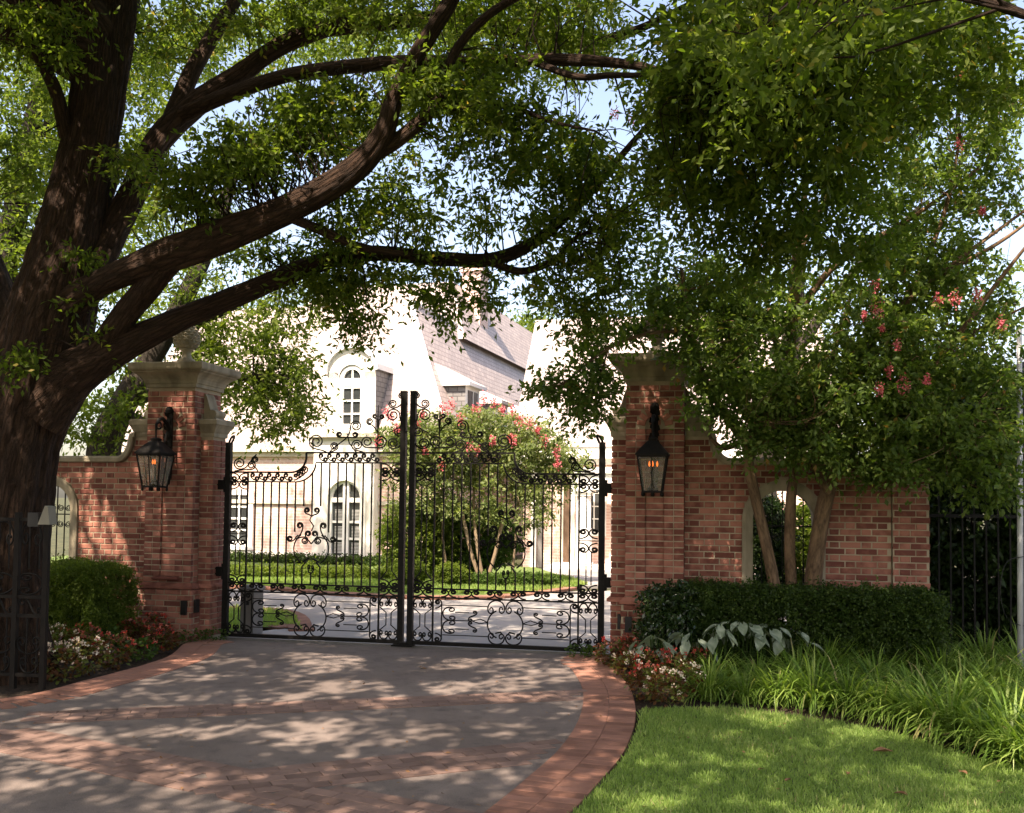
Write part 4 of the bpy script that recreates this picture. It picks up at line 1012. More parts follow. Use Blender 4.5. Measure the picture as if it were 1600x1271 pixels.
# ------------------------------------------------------------------ the house
HB = R(16.0)
HO = at(695, 800, 25.0); HO.z = 0
hs = thing('house', 'pale pink brick house with steep slate roof behind the gate', 'house', HO, -HB)
def hpart(name, mat, boxes, parent=None):
    mb = MB()
    for b in boxes: mb.box(*b)
    return mb.build(name, M[mat], parent or hs)
X0, X1, D0 = -10.0, 0.0, 17.0
wall_a = hpart('wall', 'house_brick', [(X0, X1, 0, D0, -0.2, 2.78)])
hpart('cornice', 'cream', [(X0 - .1, -3.55, -.10, .0, 2.74, 2.86), (X0 - .2, -3.55, -.22, .0, 2.862, 3.0), (-1.75, X1 + .1, -.10, .0, 2.74, 2.86), (-1.75, X1 + .2, -.22, 0, 2.862, 3.0),
                       (0.0, .1, .002, D0, 2.74, 2.86), (0.0, .2, .003, D0, 2.862, 3.0)])
hpart('string_course', 'cream', [(X0, -3.52, -.07, .0, 1.50, 1.60), (-1.78, 0, -.07, .0, 1.50, 1.60)])
hpart('plinth', 'limestone', [(X0, -3.52, -.06, .0, -.1, .25), (-1.78, 0.06, -.06, .0, -.1, .25)])
# projecting bay with the tall arched window
bx0, bx1 = -3.50, -1.80; wx0, wx1 = -3.07, -2.15; wc = (wx0 + wx1) / 2; wr = (wx1 - wx0) / 2; wz = 1.66
mb = MB(); F0 = -.30
mb.box(bx0, wx0 - .12, F0, -.002, -.1, 3.16); mb.box(wx1 + .12, bx1, F0, -.002, -.1, 3.16)
n = 16; ro_ = wr + .12
for k in range(n):
    a0, a1 = math.pi * k / n, math.pi * (k+1) / n
    p0 = (wc - ro_ * math.cos(a0), wz + ro_ * math.sin(a0)); p1 = (wc - ro_ * math.cos(a1), wz + ro_ * math.sin(a1))
    mb.add([(p0[0], F0, p0[1]), (p1[0], F0, p1[1]), (p1[0], F0, 3.16), (p0[0], F0, 3.16)], [(0,1,2,3)])
mb.build('bay_wall', M['limestone'], hs)
hpart('bay_cornice', 'cream', [(bx0 - .06, bx1 + .06, F0 - .06, .0, 3.162, 3.22), (bx0 - .14, bx1 + .14, F0 - .14, .02, 3.221, 3.33)])
def arch_strip(name, mat, cx, r0, r1, zs_, z0, y0, y1, parent):
    I = [(cx - r0, z0)] + [(cx - r0 * math.cos(math.pi*k/18), zs_ + r0 * math.sin(math.pi*k/18)) for k in range(19)] + [(cx + r0, z0)]
    O = [(cx - r1, z0)] + [(cx - r1 * math.cos(math.pi*k/18), zs_ + r1 * math.sin(math.pi*k/18)) for k in range(19)] + [(cx + r1, z0)]
    mb = MB(); mb.strip([(x, y0, z) for x, z in O], [(x, y0, z) for x, z in I]); mb.strip([(x, y0, z) for x, z in I], [(x, y1, z) for x, z in I]); mb.strip([(x, y0, z) for x, z in O], [(x, y1, z) for x, z in O])
    return mb.build(name, mat, parent)
arch_strip('window_surround', M['limestone'], wc, wr + .0, wr + .14, wz, .06, F0 - .03, F0 + .15, hs)
# french doors under a fanlight
win = arch_strip('window', M['white'], wc, wr - .07, wr, wz, .06, F0 + .08, F0 + .16, hs)
hpart('window_frame', 'white', [(wc - .085, wc + .085, F0 + .075, F0 + .16, .06, wz + wr - .06), (wx0 + .01, wx1 - .01, F0 + .077, F0 + .158, wz - .10, wz + .02), (wx0, wx1, F0 + .076, F0 + .157, .06, .20)], win)
hpart('pane', 'pane', [(wx0 + .06, wc - .08, F0 + .15, F0 + .17, .2, wz - .1), (wc + .08, wx1 - .06, F0 + .15, F0 + .17, .2, wz - .1)], win)
mb = MB(); mb.prism([(wc - (wr - .06) * math.cos(math.pi*k/18), wz + .02 + (wr - .07) * math.sin(math.pi*k/18)) for k in range(19)], F0 + .15, F0 + .17); mb.build('fanlight', M['pane'], win)
for x0, x1 in ((wx0 + .07, wc - .085), (wc + .085, wx1 - .07)):
    for z in (.63, 1.06): hpart('glazing_bar', 'white', [(x0, x1, F0 + .10, F0 + .149, z - .03, z + .03)], win)
    for p in range(3):
        for k in range(8):
            z = .24 + p * .43 + k * .036 + (0.0 if p else .02); hpart('blind_slat', 'shutter', [(x0 + .07, x1 - .02, F0 + .125, F0 + .146, z, z + .02)], win)
# small sash window at the left
sx0, sx1 = -6.12, -5.48
sw = hpart('window', 'white', [(sx0 - .10, sx0 + .06, -.05, .02, .35, 1.85), (sx1 - .06, sx1 + .10, -.05, .02, .35, 1.85), (sx0 + .06, sx1 - .06, -.05, .02, 1.72, 1.85), (sx0 + .06, sx1 - .06, -.05, .02, .35, .48), (sx0 - .16, sx1 + .16, -.10, -.051, .27, .349)])
hpart('pane', 'pane', [(sx0 + .06, sx1 - .06, -.012, -.004, .48, 1.72)], sw)
hpart('glazing_bar', 'white', [((sx0+sx1)/2 - .02, (sx0+sx1)/2 + .02, -.04, -.0125, .48, 1.72)] + [(sx0 + .06, sx1 - .06, -.042, -.013, z, z + .05) for z in (.76, 1.07, 1.38)], sw)
# mansard roof
ez, tz, ins = 3.0, 7.1, 1.75
A_ = [(X0 - .2, -.22, ez), (X1 + .2, -.22, ez), (X1 + .2, D0, ez), (X0 - .2, D0, ez)]
B_ = [(X0 + ins, ins, tz), (X1 - ins, ins, tz), (X1 - ins, D0 - .4, tz), (X0 + ins, D0 - .4, tz)]
mb = MB(); mb.add(A_ + B_, [(0,1,5,4), (1,2,6,5), (2,3,7,6), (3,0,4,7), (4,5,6,7)]); roof = mb.build('roof', M['slate'], hs)
mb = MB(); mb.tube([Vector(A_[1]) + Vector((.02, -.02, .03)), Vector(B_[1]) + Vector((.02, -.02, .03))], .07, 6); mb.tube([Vector(B_[1]) + Vector((0, 0, .03)), Vector(B_[2]) + Vector((0, 0, .03))], .06, 6); mb.build('hip_flashing', M['lead'], roof)
mb = MB(); mb.add([(-9.0, 5.2, 6.6), (-1.3, 5.2, 6.6), (-1.3, 19.5, 6.6), (-9.0, 19.5, 6.6), (-7.0, 7.4, 8.9), (-2.5, 7.4, 8.9), (-2.5, 18.5, 8.9), (-7.0, 18.5, 8.9)], [(0,1,5,4), (1,2,6,5), (2,3,7,6), (3,0,4,7), (4,5,6,7)]); mb.build('upper_roof', M['slate'], roof)
chm = hpart('chimney', 'house_brick', [(-2.45, -1.8, 8.2, 9.1, 6.4, 9.4), (-2.53, -1.72, 8.12, 9.18, 9.4, 9.55)], roof)
# arched dormer with sash window on the front slope
dx0, dx1, dF = -3.22, -1.86, -.18
dc = (dx0 + dx1) / 2
dm = hpart('dormer', 'limestone', [(dx0, dc - .36, dF, dF + .25, 3.34, 4.92), (dc + .36, dx1, dF, dF + .25, 3.34, 4.92), (dc - .36, dc + .36, dF, dF + .25, 3.34, 3.46)])
mb = MB(); n = 14
for k in range(n):
    a0, a1 = math.pi*k/n, math.pi*(k+1)/n; q = lambda a: (dc - .36 * math.cos(a), 4.75 + .36 * math.sin(a)); tq = lambda a: (dc - .68 * math.cos(a), 4.92 + .62 * math.sin(a))
    p0, p1, t0, t1 = q(a0), q(a1), tq(a0), tq(a1)
    mb.add([(p0[0], dF, p0[1]), (p1[0], dF, p1[1]), (t1[0], dF, t1[1]), (t0[0], dF, t0[1])], [(0,1,2,3)])
mb.add([(dx0, dF, 4.75), (dc - .36, dF, 4.75), (dx0, dF, 4.93)], [(0,1,2)]); mb.add([(dx1, dF, 4.75), (dc + .36, dF, 4.75), (dx1, dF, 4.93)], [(0,1,2)])
mb.build('dormer_arch', M['limestone'], dm)
mb = MB(); mb.add([(dx1 + .001, dF + .02, 3.30), (dx1 + .001, dF + .02, 4.98), (dx1 + .001, 1.5, 4.98), (dx1 + .001, .9, 3.30)], [(0,1,2,3)]); mb.build('cheek', M['slate_dark'], dm); mb = MB(); mb.add([(dx0 - .001, dF + .02, 3.30), (dx0 - .001, dF + .02, 4.98), (dx0 - .001, 1.5, 4.98), (dx0 - .001, .9, 3.30)], [(0,1,2,3)]); mb.build('cheek', M['slate_dark'], dm)
mb = MB(); C0 = [(dc - .78 * math.cos(math.pi*k/14), 4.96 + .68 * math.sin(math.pi*k/14)) for k in range(15)]; C1 = [(dc - .66 * math.cos(math.pi*k/14), 4.93 + .60 * math.sin(math.pi*k/14)) for k in range(15)]
mb.strip([(x, dF - .10, z) for x, z in C0], [(x, 2.2, z) for x, z in C0]); mb.strip([(x, dF - .10, z) for x, z in C0], [(x, dF - .10, z) for x, z in C1]); mb.strip([(x, dF - .10, z) for x, z in C1], [(x, dF, z) for x, z in C1]); mb.build('dormer_roof', M['lead'], dm)
dw = arch_strip('window', M['white'], dc, .24, .36, 4.75, 3.46, dF + .04, dF + .12, dm)
hpart('glazing_bar', 'white', [(dc - .022, dc + .022, dF + .06, dF + .098, 3.5, 5.0)] + [(dc - .25, dc + .25, dF + .058, dF + .097, z - h, z + h) for z, h in ((3.53, .05), (3.84, .022), (4.18, .022), (4.52, .022), (4.66, .10))], dw)
mb = MB(); mb.prism([(dc - .26, 3.5)] + [(dc - .26 * math.cos(math.pi*k/12), 4.75 + .26 * math.sin(math.pi*k/12)) for k in range(13)] + [(dc + .26, 3.5)], dF + .10, dF + .11); mb.build('pane', M['pane'], dw)
# dormers on the right slope
for yd, s in ((2.1, 1.0), (5.0, .85), (8.0, .8)):
    zb = 3.55; w_ = .62 * s; top = zb + 1.25 * s; xf = .0
    d = hpart('dormer', 'white', [(-1.6, xf, yd - w_, yd + w_, zb, top)])
    mb = MB(); mb.add([(xf + .16, yd - w_ - .14, top), (xf + .16, yd + w_ + .14, top), (-1.75, yd + w_ * .7, top + .95 * s), (-1.75, yd - w_ * .7, top + .95 * s), (-1.9, yd - w_ - .14, top), (-1.9, yd + w_ + .14, top)], [(0,1,2,3), (0,3,4), (1,5,2)]); mb.box(-1.6, xf + .16, yd - w_ - .14, yd + w_ + .14, top - .10, top - .001); mb.build('dormer_roof', M['lead'], d)
    hpart('pane', 'pane', [(xf + .001, xf + .012, yd - w_ * .7, yd + w_ * .7, zb + .2, top - .2)], d); hpart('glazing_bar', 'white', [(xf + .012, xf + .02, yd - .02, yd + .02, zb + .2, top - .2)], d)
    mb = MB(); mb.add([(-.001, yd - w_ - .003, zb), (-.001, yd - w_ - .003, top - .1), (-1.6, yd - w_ - .003, top - .1)], [(0,1,2)]); mb.build('cheek', M['slate_dark'], d)
# right wing with the entrance porch
pw = thing('porch_wing', 'entrance wing of the house with white porch column at right', 'house', HO, -HB)
YB = 1.55
hp2 = lambda name, mat, boxes, parent=None: hpart(name, mat, boxes, parent or pw)
hp2('wall', 'house_brick', [(1.62, 9.5, YB, 8.0, -.2, 3.0)])
hp2('cornice', 'white', [(1.4, 9.6, YB - .3, YB, 2.75, 3.05), (1.4, 9.6, YB - .12, YB, 2.6, 2.749)])
hp2('downspout', 'white', [(1.86, 1.99, YB - .12, YB, -.1, 2.6)])
hp2('corner_board', 'grey_box', [(2.02, 2.16, YB - .05, YB, -.1, 2.6)])
for x0, x1, col in ((2.62, 2.70, 'cream'), (2.86, 3.0, 'limestone'), (3.08, 3.18, 'cream')): hp2('pilaster', col, [(x0, x1, YB - .06, YB - .001, .0, 2.6)])
dr = hp2('door', 'door_brown', [(2.70, 2.86, YB - .03, YB - .002, .0, 2.3)])
for x0 in (3.25, 4.02):
    w_ = hp2('window', 'white', [(x0 - .06, x0 + .56, YB - .05, YB - .001, .78, .88), (x0 - .06, x0, YB - .05, YB - .001, .881, 2.2), (x0 + .50, x0 + .56, YB - .05, YB - .001, .881, 2.2), (x0 - .06, x0 + .56, YB - .05, YB - .001, 2.201, 2.28)])
    hpart('pane', 'pane', [(x0, x0 + .5, YB - .02, YB - .002, .881, 2.2)], w_)
    hpart('glazing_bar', 'white', [(x0 + .235, x0 + .265, YB - .04, YB - .021, .881, 2.2)] + [(x0, x0 + .5, YB - .042, YB - .022, z, z + .03) for z in (1.2, 1.52, 1.86)], w_)
mb = MB(); cx_, cy_ = 3.42, YB - .9
mb.box(cx_ - .24, cx_ + .24, cy_ - .24, cy_ + .24, 0, .10); mb.lathe([(.23, .10), (.23, .15), (.20, .18), (.205, .6), (.20, 1.3), (.175, 1.80)], 20, cx_, cy_); cl = mb.build('column', M['white'], pw, True)
mb = MB(); mb.square_profile([(-.02, 1.80), (.0, 1.80), (.0, 1.84), (.03, 1.86), (.05, 1.90), (.05, 1.95)], .20, .20, cx_, cy_); mb.build('capital', M['white'], cl)
hp2('porch_beam', 'white', [(3.1, 6.6, cy_ - .2, cy_ + .2, 1.951, 2.35), (3.0, 6.7, cy_ - .28, cy_ + .28, 2.351, 2.5)])
mb = MB(); mb.add([(1.35, YB - .35, 3.05), (9.8, YB - .35, 3.05), (9.0, YB + 3.2, 7.0), (1.05, YB + 3.2, 7.0), (1.35, 8.2, 3.05), (9.8, 8.2, 3.05)], [(0,1,2,3), (0,3,4), (1,5,2), (3,2,5,4)]); mb.build('roof', M['slate'], pw)
hp2('step', 'limestone', [(2.6, 6.8, .3, YB, -.1, .09)])

# ------------------------------------------------------------------ the oak
oak_base = at(30, 1000, 9.25); oak_base.z = 0
oak = thing('live_oak', 'large live oak with thick dark trunk and limbs arching over the drive', 'tree', oak_base)
OB = tuple(oak_base)
trunk = px_path([(-2, 1062, 9.25, 172), (2, 960, 9.25, 132), (10, 820, 9.25, 124), (28, 700, 9.25, 120), (54, 600, 9.25, 130), (78, 500, 9.25, 126), (104, 400, 9.2, 104), (125, 300, 9.2, 86), (148, 190, 9.2, 80), (162, 80, 9.2, 80), (172, -20, 9.2, 78), (178, -200, 9.2, 60), (170, -420, 9.1, 35)])
limbs = {
 'A': [(62, 640, 9.2, 120), (110, 590, 9.15, 92), (165, 556, 9.1, 66), (215, 530, 9.05, 50), (290, 495, 9.0, 40), (400, 450, 8.95, 36), (500, 411, 8.9, 32), (580, 396, 8.9, 28), (690, 405, 8.85, 25), (765, 406, 8.8, 24), (830, 382, 8.8, 22), (892, 330, 8.8, 19), (950, 268, 8.8, 14), (1003, 205, 8.8, 8), (1040, 160, 8.8, 4)],
 'A2': [(760, 407, 8.8, 15), (815, 424, 8.75, 14), (870, 404, 8.7, 12), (900, 372, 8.6, 9), (960, 350, 8.5, 5)],
 'B': [(92, 485, 9.15, 66), (150, 447, 8.9, 48), (200, 424, 8.7, 50), (265, 398, 8.5, 62), (370, 360, 8.3, 58), (480, 312, 8.1, 50), (555, 264, 7.95, 46), (597, 212, 7.85, 38), (618, 150, 7.8, 33), (655, 80, 7.7, 30), (705, 0, 7.6, 27), (760, -100, 7.5, 20), (820, -220, 7.3, 10)],
 'B2': [(560, 258, 7.95, 26), (628, 215, 7.9, 26), (682, 160, 7.85, 22), (712, 80, 7.8, 18), (765, 22, 7.7, 16), (840, -20, 7.6, 13), (930, -60, 7.4, 8)],
 'B3': [(268, 400, 8.5, 50), (238, 440, 8.7, 46), (190, 500, 8.95, 44), (150, 560, 9.1, 50)],
 'B4': [(440, 335, 8.15, 18), (500, 360, 8.2, 17), (560, 385, 8.3, 14), (640, 398, 8.45, 10)],
 'C': [(140, 440, 9.2, 56), (172, 372, 9.3, 50), (206, 305, 9.4, 46), (245, 225, 9.5, 46), (300, 168, 9.6, 42), (370, 120, 9.7, 36), (432, 76, 9.7, 32), (505, 46, 9.7, 30), (600, 36, 9.6, 28), (690, 30, 9.5, 24), (790, 46, 9.4, 24), (870, 62, 9.3, 22), (945, 62, 9.2, 18), (1010, 40, 9.0, 13), (1080, 5, 8.8, 8)],
 'D': [(282, 182, 9.55, 30), (350, 152, 9.2, 26), (450, 118, 8.9, 25), (550, 104, 8.7, 25), (640, 97, 8.5, 24), (740, 98, 8.3, 22), (850, 94, 8.1, 22), (930, 96, 7.9, 20), (1010, 106, 7.7, 15), (1090, 130, 7.4, 8)],
 'D2': [(830, 96, 8.1, 14), (900, 120, 7.8, 12), (960, 118, 7.5, 11), (1050, 122, 7.0, 8), (1120, 150, 6.4, 5)],
 'E': [(262, 205, 9.55, 36), (297, 120, 9.7, 30), (340, 45, 9.9, 27), (385, -30, 10.0, 22), (440, -140, 10.2, 12)],
 'F': [(150, 330, 9.3, 40), (172, 260, 9.5, 36), (166, 190, 9.6, 36), (184, 100, 9.8, 34), (205, 0, 10.0, 32), (230, -140, 10.3, 22)],
 'G': [(104, 215, 9.1, 26), (88, 145, 8.9, 24), (62, 92, 8.7, 20), (38, 40, 8.6, 15), (20, -30, 8.4, 9)],
 'H': [(28, 560, 9.6, 60), (5, 470, 9.9, 50), (-30, 380, 10.2, 42), (-90, 240, 10.6, 30), (-180, 60, 11, 16)],
 'I': [(700, 170, 7.85, 9), (790, 165, 7.7, 9), (860, 190, 7.5, 7), (930, 205, 7.3, 4)],
}
LP = {k: px_path(v) * [1, 1, 1, .88] for k, v in limbs.items()}
# overhead limbs that carry the canopy above the drive and the lawn (out of the picture)
LP['J'] = np.array([(*at(150, 60, 9.2), .28), (-4.3, 8.2, 6.6, .22), (-3.9, 6.4, 7.4, .17), (-3.4, 4.2, 7.7, .12), (-2.6, 2.2, 7.6, .06), (-1.9, .4, 7.3, .02)])
LP['K'] = np.array([(*at(150, 10, 9.2), .26), (-3.4, 8.2, 7.0, .20), (-1.5, 6.8, 7.5, .15), (.5, 5.4, 7.4, .10), (2.4, 4.2, 6.9, .05), (3.6, 3.6, 6.3, .02)])
LP['L'] = np.array([(*at(150, 100, 9.2), .26), (-5.6, 8.0, 6.4, .20), (-7.2, 6.2, 7.2, .15), (-8.8, 4.2, 7.4, .09), (-10.2, 2.4, 7.0, .03)])
LP['Q'] = np.array([tuple(LP['K'][2] * [1, 1, 1, .7]), (.4, 5.9, 6.2, .08), (1.5, 5.2, 5.0, .05), (2.1, 4.6, 4.1, .03), (2.4, 4.2, 3.7, .012)])
branch_object('trunk', oak, M['bark'], [trunk], 120, OB, 0.10, 30, .030)
for k, p in LP.items():
    branch_object('limb', oak, M['bark'] if k in 'ABCH' else M['bark_small'], [p], 64 if k in ('A', 'B', 'B3', 'C', 'H', 'F') else 14, OB, 0.07, 16 if k in ('A', 'B', 'B3', 'C', 'H', 'F') else 8, .012 if k in ('A', 'B', 'B3', 'C', 'H', 'F') else 0.0)
skel = np.concatenate([catmull(p, 6) for p in LP.values()] + [catmull(trunk, 4)[30:]])

def blob(px, py, rx, ry, Y, dY, n, g=rng):
    """n spray centres inside an ellipsoid seen round (px, py) at depth Y"""
    q = unit(g.normal(size=(n, 3))) * g.uniform(0, 1, (n, 1)) ** (1/2.4)
    return np.array([at(px + rx * a, py + ry * b, Y + dY * c) for a, b, c in q])
#            px    py   rx   ry   Y    dY   n
OAK = [(60, 50, 90, 70, 8.6, .7, 34), (200, 60, 120, 60, 10.2, .7, 22), (330, 30, 90, 40, 9.8, .6, 16), (480, 20, 110, 35, 9.6, .6, 26), (620, 15, 120, 40, 9.4, .7, 34),
       (780, 10, 110, 50, 8.8, .8, 34), (920, 20, 100, 40, 8.6, .8, 22), (60, 260, 70, 90, 10.4, .6, 14),
       (380, 235, 90, 60, 8.2, .6, 52), (300, 290, 70, 60, 8.4, .5, 24), (470, 200, 70, 55, 8.4, .5, 34), (520, 150, 60, 30, 8.6, .5, 14), (440, 160, 50, 20, 8.8, .4, 6),
       (560, 180, 70, 50, 8.6, .6, 22), (660, 130, 70, 45, 8.0, .6, 30), (740, 160, 70, 50, 7.9, .6, 34), (840, 200, 80, 50, 7.8, .6, 30), (770, 100, 90, 40, 8.4, .6, 30), (880, 70, 80, 30, 9.0, .5, 18),
       (620, 330, 90, 60, 8.7, .6, 44), (740, 310, 70, 70, 8.6, .6, 20), (720, 240, 80, 50, 8.3, .6, 18), (850, 260, 90, 60, 8.5, .6, 44), (930, 250, 60, 60, 8.5, .6, 34), (920, 340, 70, 60, 8.5, .6, 36), (980, 320, 60, 70, 8.4, .6, 22), (860, 350, 60, 50, 8.7, .5, 16),
       (530, 330, 60, 60, 8.6, .5, 20), (480, 420, 70, 50, 9.1, .5, 16), (420, 400, 60, 40, 9.2, .5, 8), (540, 440, 60, 50, 8.9, .4, 24), (620, 430, 60, 25, 8.9, .4, 14), (560, 500, 30, 40, 8.9, .3, 7),
       (680, 440, 60, 40, 8.8, .4, 20), (690, 495, 28, 40, 8.8, .3, 7), (770, 440, 40, 40, 8.8, .3, 9), (760, 490, 15, 30, 8.8, .2, 3), (880, 440, 80, 60, 8.6, .5, 34), (960, 430, 60, 60, 8.5, .5, 26), (920, 490, 60, 40, 8.6, .4, 14),
       (130, 480, 40, 60, 9.0, .4, 4), (40, 560, 40, 20, 8.7, .2, 4), (190, 250, 60, 40, 8.8, .4, 8), (150, 410, 40, 30, 9.0, .3, 4),
       # the near boughs at the upper right
       (1110, 50, 120, 80, 6.8, 1.0, 70), (1230, 30, 140, 90, 6.2, .9, 67), (1370, 40, 130, 80, 6.2, .9, 59), (1100, 170, 110, 90, 7.0, .8, 57), (1210, 160, 120, 100, 6.6, .8, 65), (1320, 180, 110, 100, 6.4, .8, 52),
       (1120, 290, 100, 90, 7.3, .8, 46), (1240, 290, 120, 90, 7.0, .8, 46), (1310, 380, 90, 60, 7.0, .6, 18), (1180, 400, 80, 60, 7.3, .5, 18), (1050, 240, 60, 80, 7.8, .6, 26), (1490, 40, 120, 80, 6.8, .7, 44), (1440, 150, 90, 80, 6.8, .7, 20), (1560, 130, 70, 80, 7.0, .6, 18)]
OAK += [(150, 60, 150, 90, 12.5, 1.2, 40), (330, 60, 130, 80, 12.5, 1.2, 34), (480, 70, 120, 80, 12.0, 1.2, 32), (640, 60, 120, 70, 11.5, 1.2, 34), (800, 60, 120, 70, 11, 1.0, 30), (60, 200, 110, 120, 12.5, 1.0, 34), (940, 100, 90, 70, 10.5, .9, 16), (560, 210, 110, 60, 11, .9, 16), (300, 350, 70, 60, 11.5, .6, 10)]
OAK = [(*q[:6], max(2, int(q[6] * .62))) if 560 < q[0] < 1000 and 190 < q[1] < 520 else q for q in OAK]
oc = np.concatenate([blob(*q) for q in OAK])
near = np.concatenate([blob(1190, 85, 90, 45, 4.5, .25, 7), blob(1300, 40, 80, 40, 4.4, .3, 7), blob(1100, 40, 60, 40, 4.8, .3, 5), blob(1400, 10, 80, 30, 4.6, .3, 5)])
# unseen oak canopy overhead: a broad dome shaped and thinned to dapple the drive
m = 7200
ca = np.stack([rng.uniform(-16, 7, m), rng.uniform(-4.5, 15.5, m), rng.uniform(0, 1, m)], 1)
d2 = ((ca[:, 0] + 4.2) / 10.4) ** 2 + ((ca[:, 1] - 5.8) / 9.8) ** 2
ca = ca[d2 < 1]; d2 = d2[d2 < 1]
ca[:, 2] = 4.9 + 4.3 * np.sqrt(1 - d2) * rng.uniform(0.45, 1.0, len(ca)) + rng.normal(0, .25, len(ca))
clump = np.sin(ca[:, 0] * 1.5 + 1.1) * np.sin(ca[:, 1] * 1.35 + .4) + .6 * np.sin(ca[:, 0] * 2.9 + ca[:, 1] * 2.3)
u, v, w = project(ca)
outside = (v < -40) | (u < -60) | (u > 1650) | (w < .5)
keep = outside & (clump + rng.uniform(-.5, .5, len(ca)) > np.where(ca[:, 0] < -2.5, -1.1, -0.8)) & ((ca[:, 1] < 5.2) | (ca[:, 0] < -4.8) | (rng.random(len(ca)) < .42)) & ((ca[:, 0] < .2) | (ca[:, 1] > 4.2) | (rng.random(len(ca)) < .5))
ca = ca[keep]
arr = [sprays(oc, .27, 8, 9, .066, .028), sprays(near, .26, 6, 8, .062, .025, tone=.05), sprays(ca, .50, 7, 8, .15, .078)]
crown = leaf_object('crown', oak, M['oak_leaf'], arr, OB)
tw = twig_paths(np.concatenate([oc, near, ca[::9]]), skel, r0=.011)
branch_object('twigs', oak, M['bark_small'], tw, 4, OB, 0, 3)

# ------------------------------------------------------------------ crape myrtle before the right wall
mb_ = W(4.15, -.33)
my = thing('crape_myrtle', 'multi-stem crape myrtle with pink flowers before the right wall', 'tree', mb_)
MO = tuple(mb_)
stems = [
 [(1212, 935, 10.1, 24), (1205, 890, 10.1, 22), (1190, 820, 10.08, 20), (1172, 740, 10.05, 19), (1166, 690, 10.0, 17)],
 [(1238, 935, 10.15, 22), (1234, 860, 10.15, 20), (1236, 780, 10.1, 19), (1240, 730, 10.1, 17), (1228, 640, 10.1, 18), (1236, 540, 10.1, 18), (1244, 440, 10.1, 20), (1246, 380, 10.0, 15), (1262, 280, 9.9, 8)],
 [(1268, 935, 10.1, 34), (1276, 860, 10.05, 30), (1290, 780, 10.0, 28), (1306, 735, 9.95, 22), (1340, 698, 9.8, 15), (1400, 640, 9.6, 15), (1470, 560, 9.4, 12), (1560, 440, 9.2, 8), (1640, 340, 9.0, 4)]]
mbr = [
 [(1166, 692, 10.0, 18), (1135, 650, 9.9, 13), (1100, 590, 9.8, 10), (1078, 520, 9.7, 8), (1065, 420, 9.6, 5)], [(1168, 690, 10.0, 16), (1190, 640, 10.0, 13), (1150, 560, 10.0, 10), (1130, 460, 10.0, 7), (1110, 350, 10, 4)],
 [(1170, 720, 10.02, 14), (1205, 640, 10.1, 11), (1215, 560, 10.2, 9), (1190, 430, 10.3, 6)], [(1160, 690, 10, 10), (1130, 700, 9.9, 9), (1110, 685, 9.8, 5)],
 [(1238, 740, 10.1, 13), (1268, 660, 10.1, 11), (1300, 560, 10, 9), (1330, 460, 9.9, 6)], [(1240, 500, 10.1, 14), (1290, 430, 10, 11), (1340, 390, 9.9, 9), (1440, 330, 9.8, 7), (1560, 240, 9.7, 4)],
 [(1300, 745, 9.95, 20), (1290, 690, 9.9, 15), (1320, 600, 9.8, 12), (1390, 500, 9.6, 10), (1480, 420, 9.5, 8), (1600, 330, 9.4, 4)], [(1306, 740, 9.9, 15), (1360, 710, 9.7, 12), (1440, 690, 9.4, 8), (1520, 660, 9.2, 4)],
 [(1294, 770, 9.95, 13), (1262, 720, 9.8, 11), (1240, 690, 9.6, 7), (1200, 660, 9.4, 4)], [(1400, 500, 9.6, 9), (1470, 350, 9.6, 7), (1500, 220, 9.6, 4)], [(1330, 590, 9.8, 9), (1420, 560, 9.5, 8), (1520, 520, 9.3, 6), (1600, 480, 9.1, 3)],
 [(1450, 440, 9.5, 7), (1560, 380, 9.4, 6), (1640, 320, 9.4, 3)], [(1246, 400, 10, 10), (1300, 300, 9.9, 7), (1380, 200, 9.8, 4)], [(1310, 730, 9.9, 9), (1400, 742, 9.7, 6), (1450, 745, 9.5, 3)]]
SP = [px_path(s) * [1, 1, 1, .85] for s in stems]; BP = [px_path(s) for s in mbr]
for s in SP: branch_object('stem', my, M['myrtle_bark'], [s], 14, MO, 0.06, 7)
for s in BP: branch_object('branch', my, M['myrtle_bark'], [s], 8, MO, 0.03, 6)
mskel = np.concatenate([catmull(p, 6) for p in SP + BP])
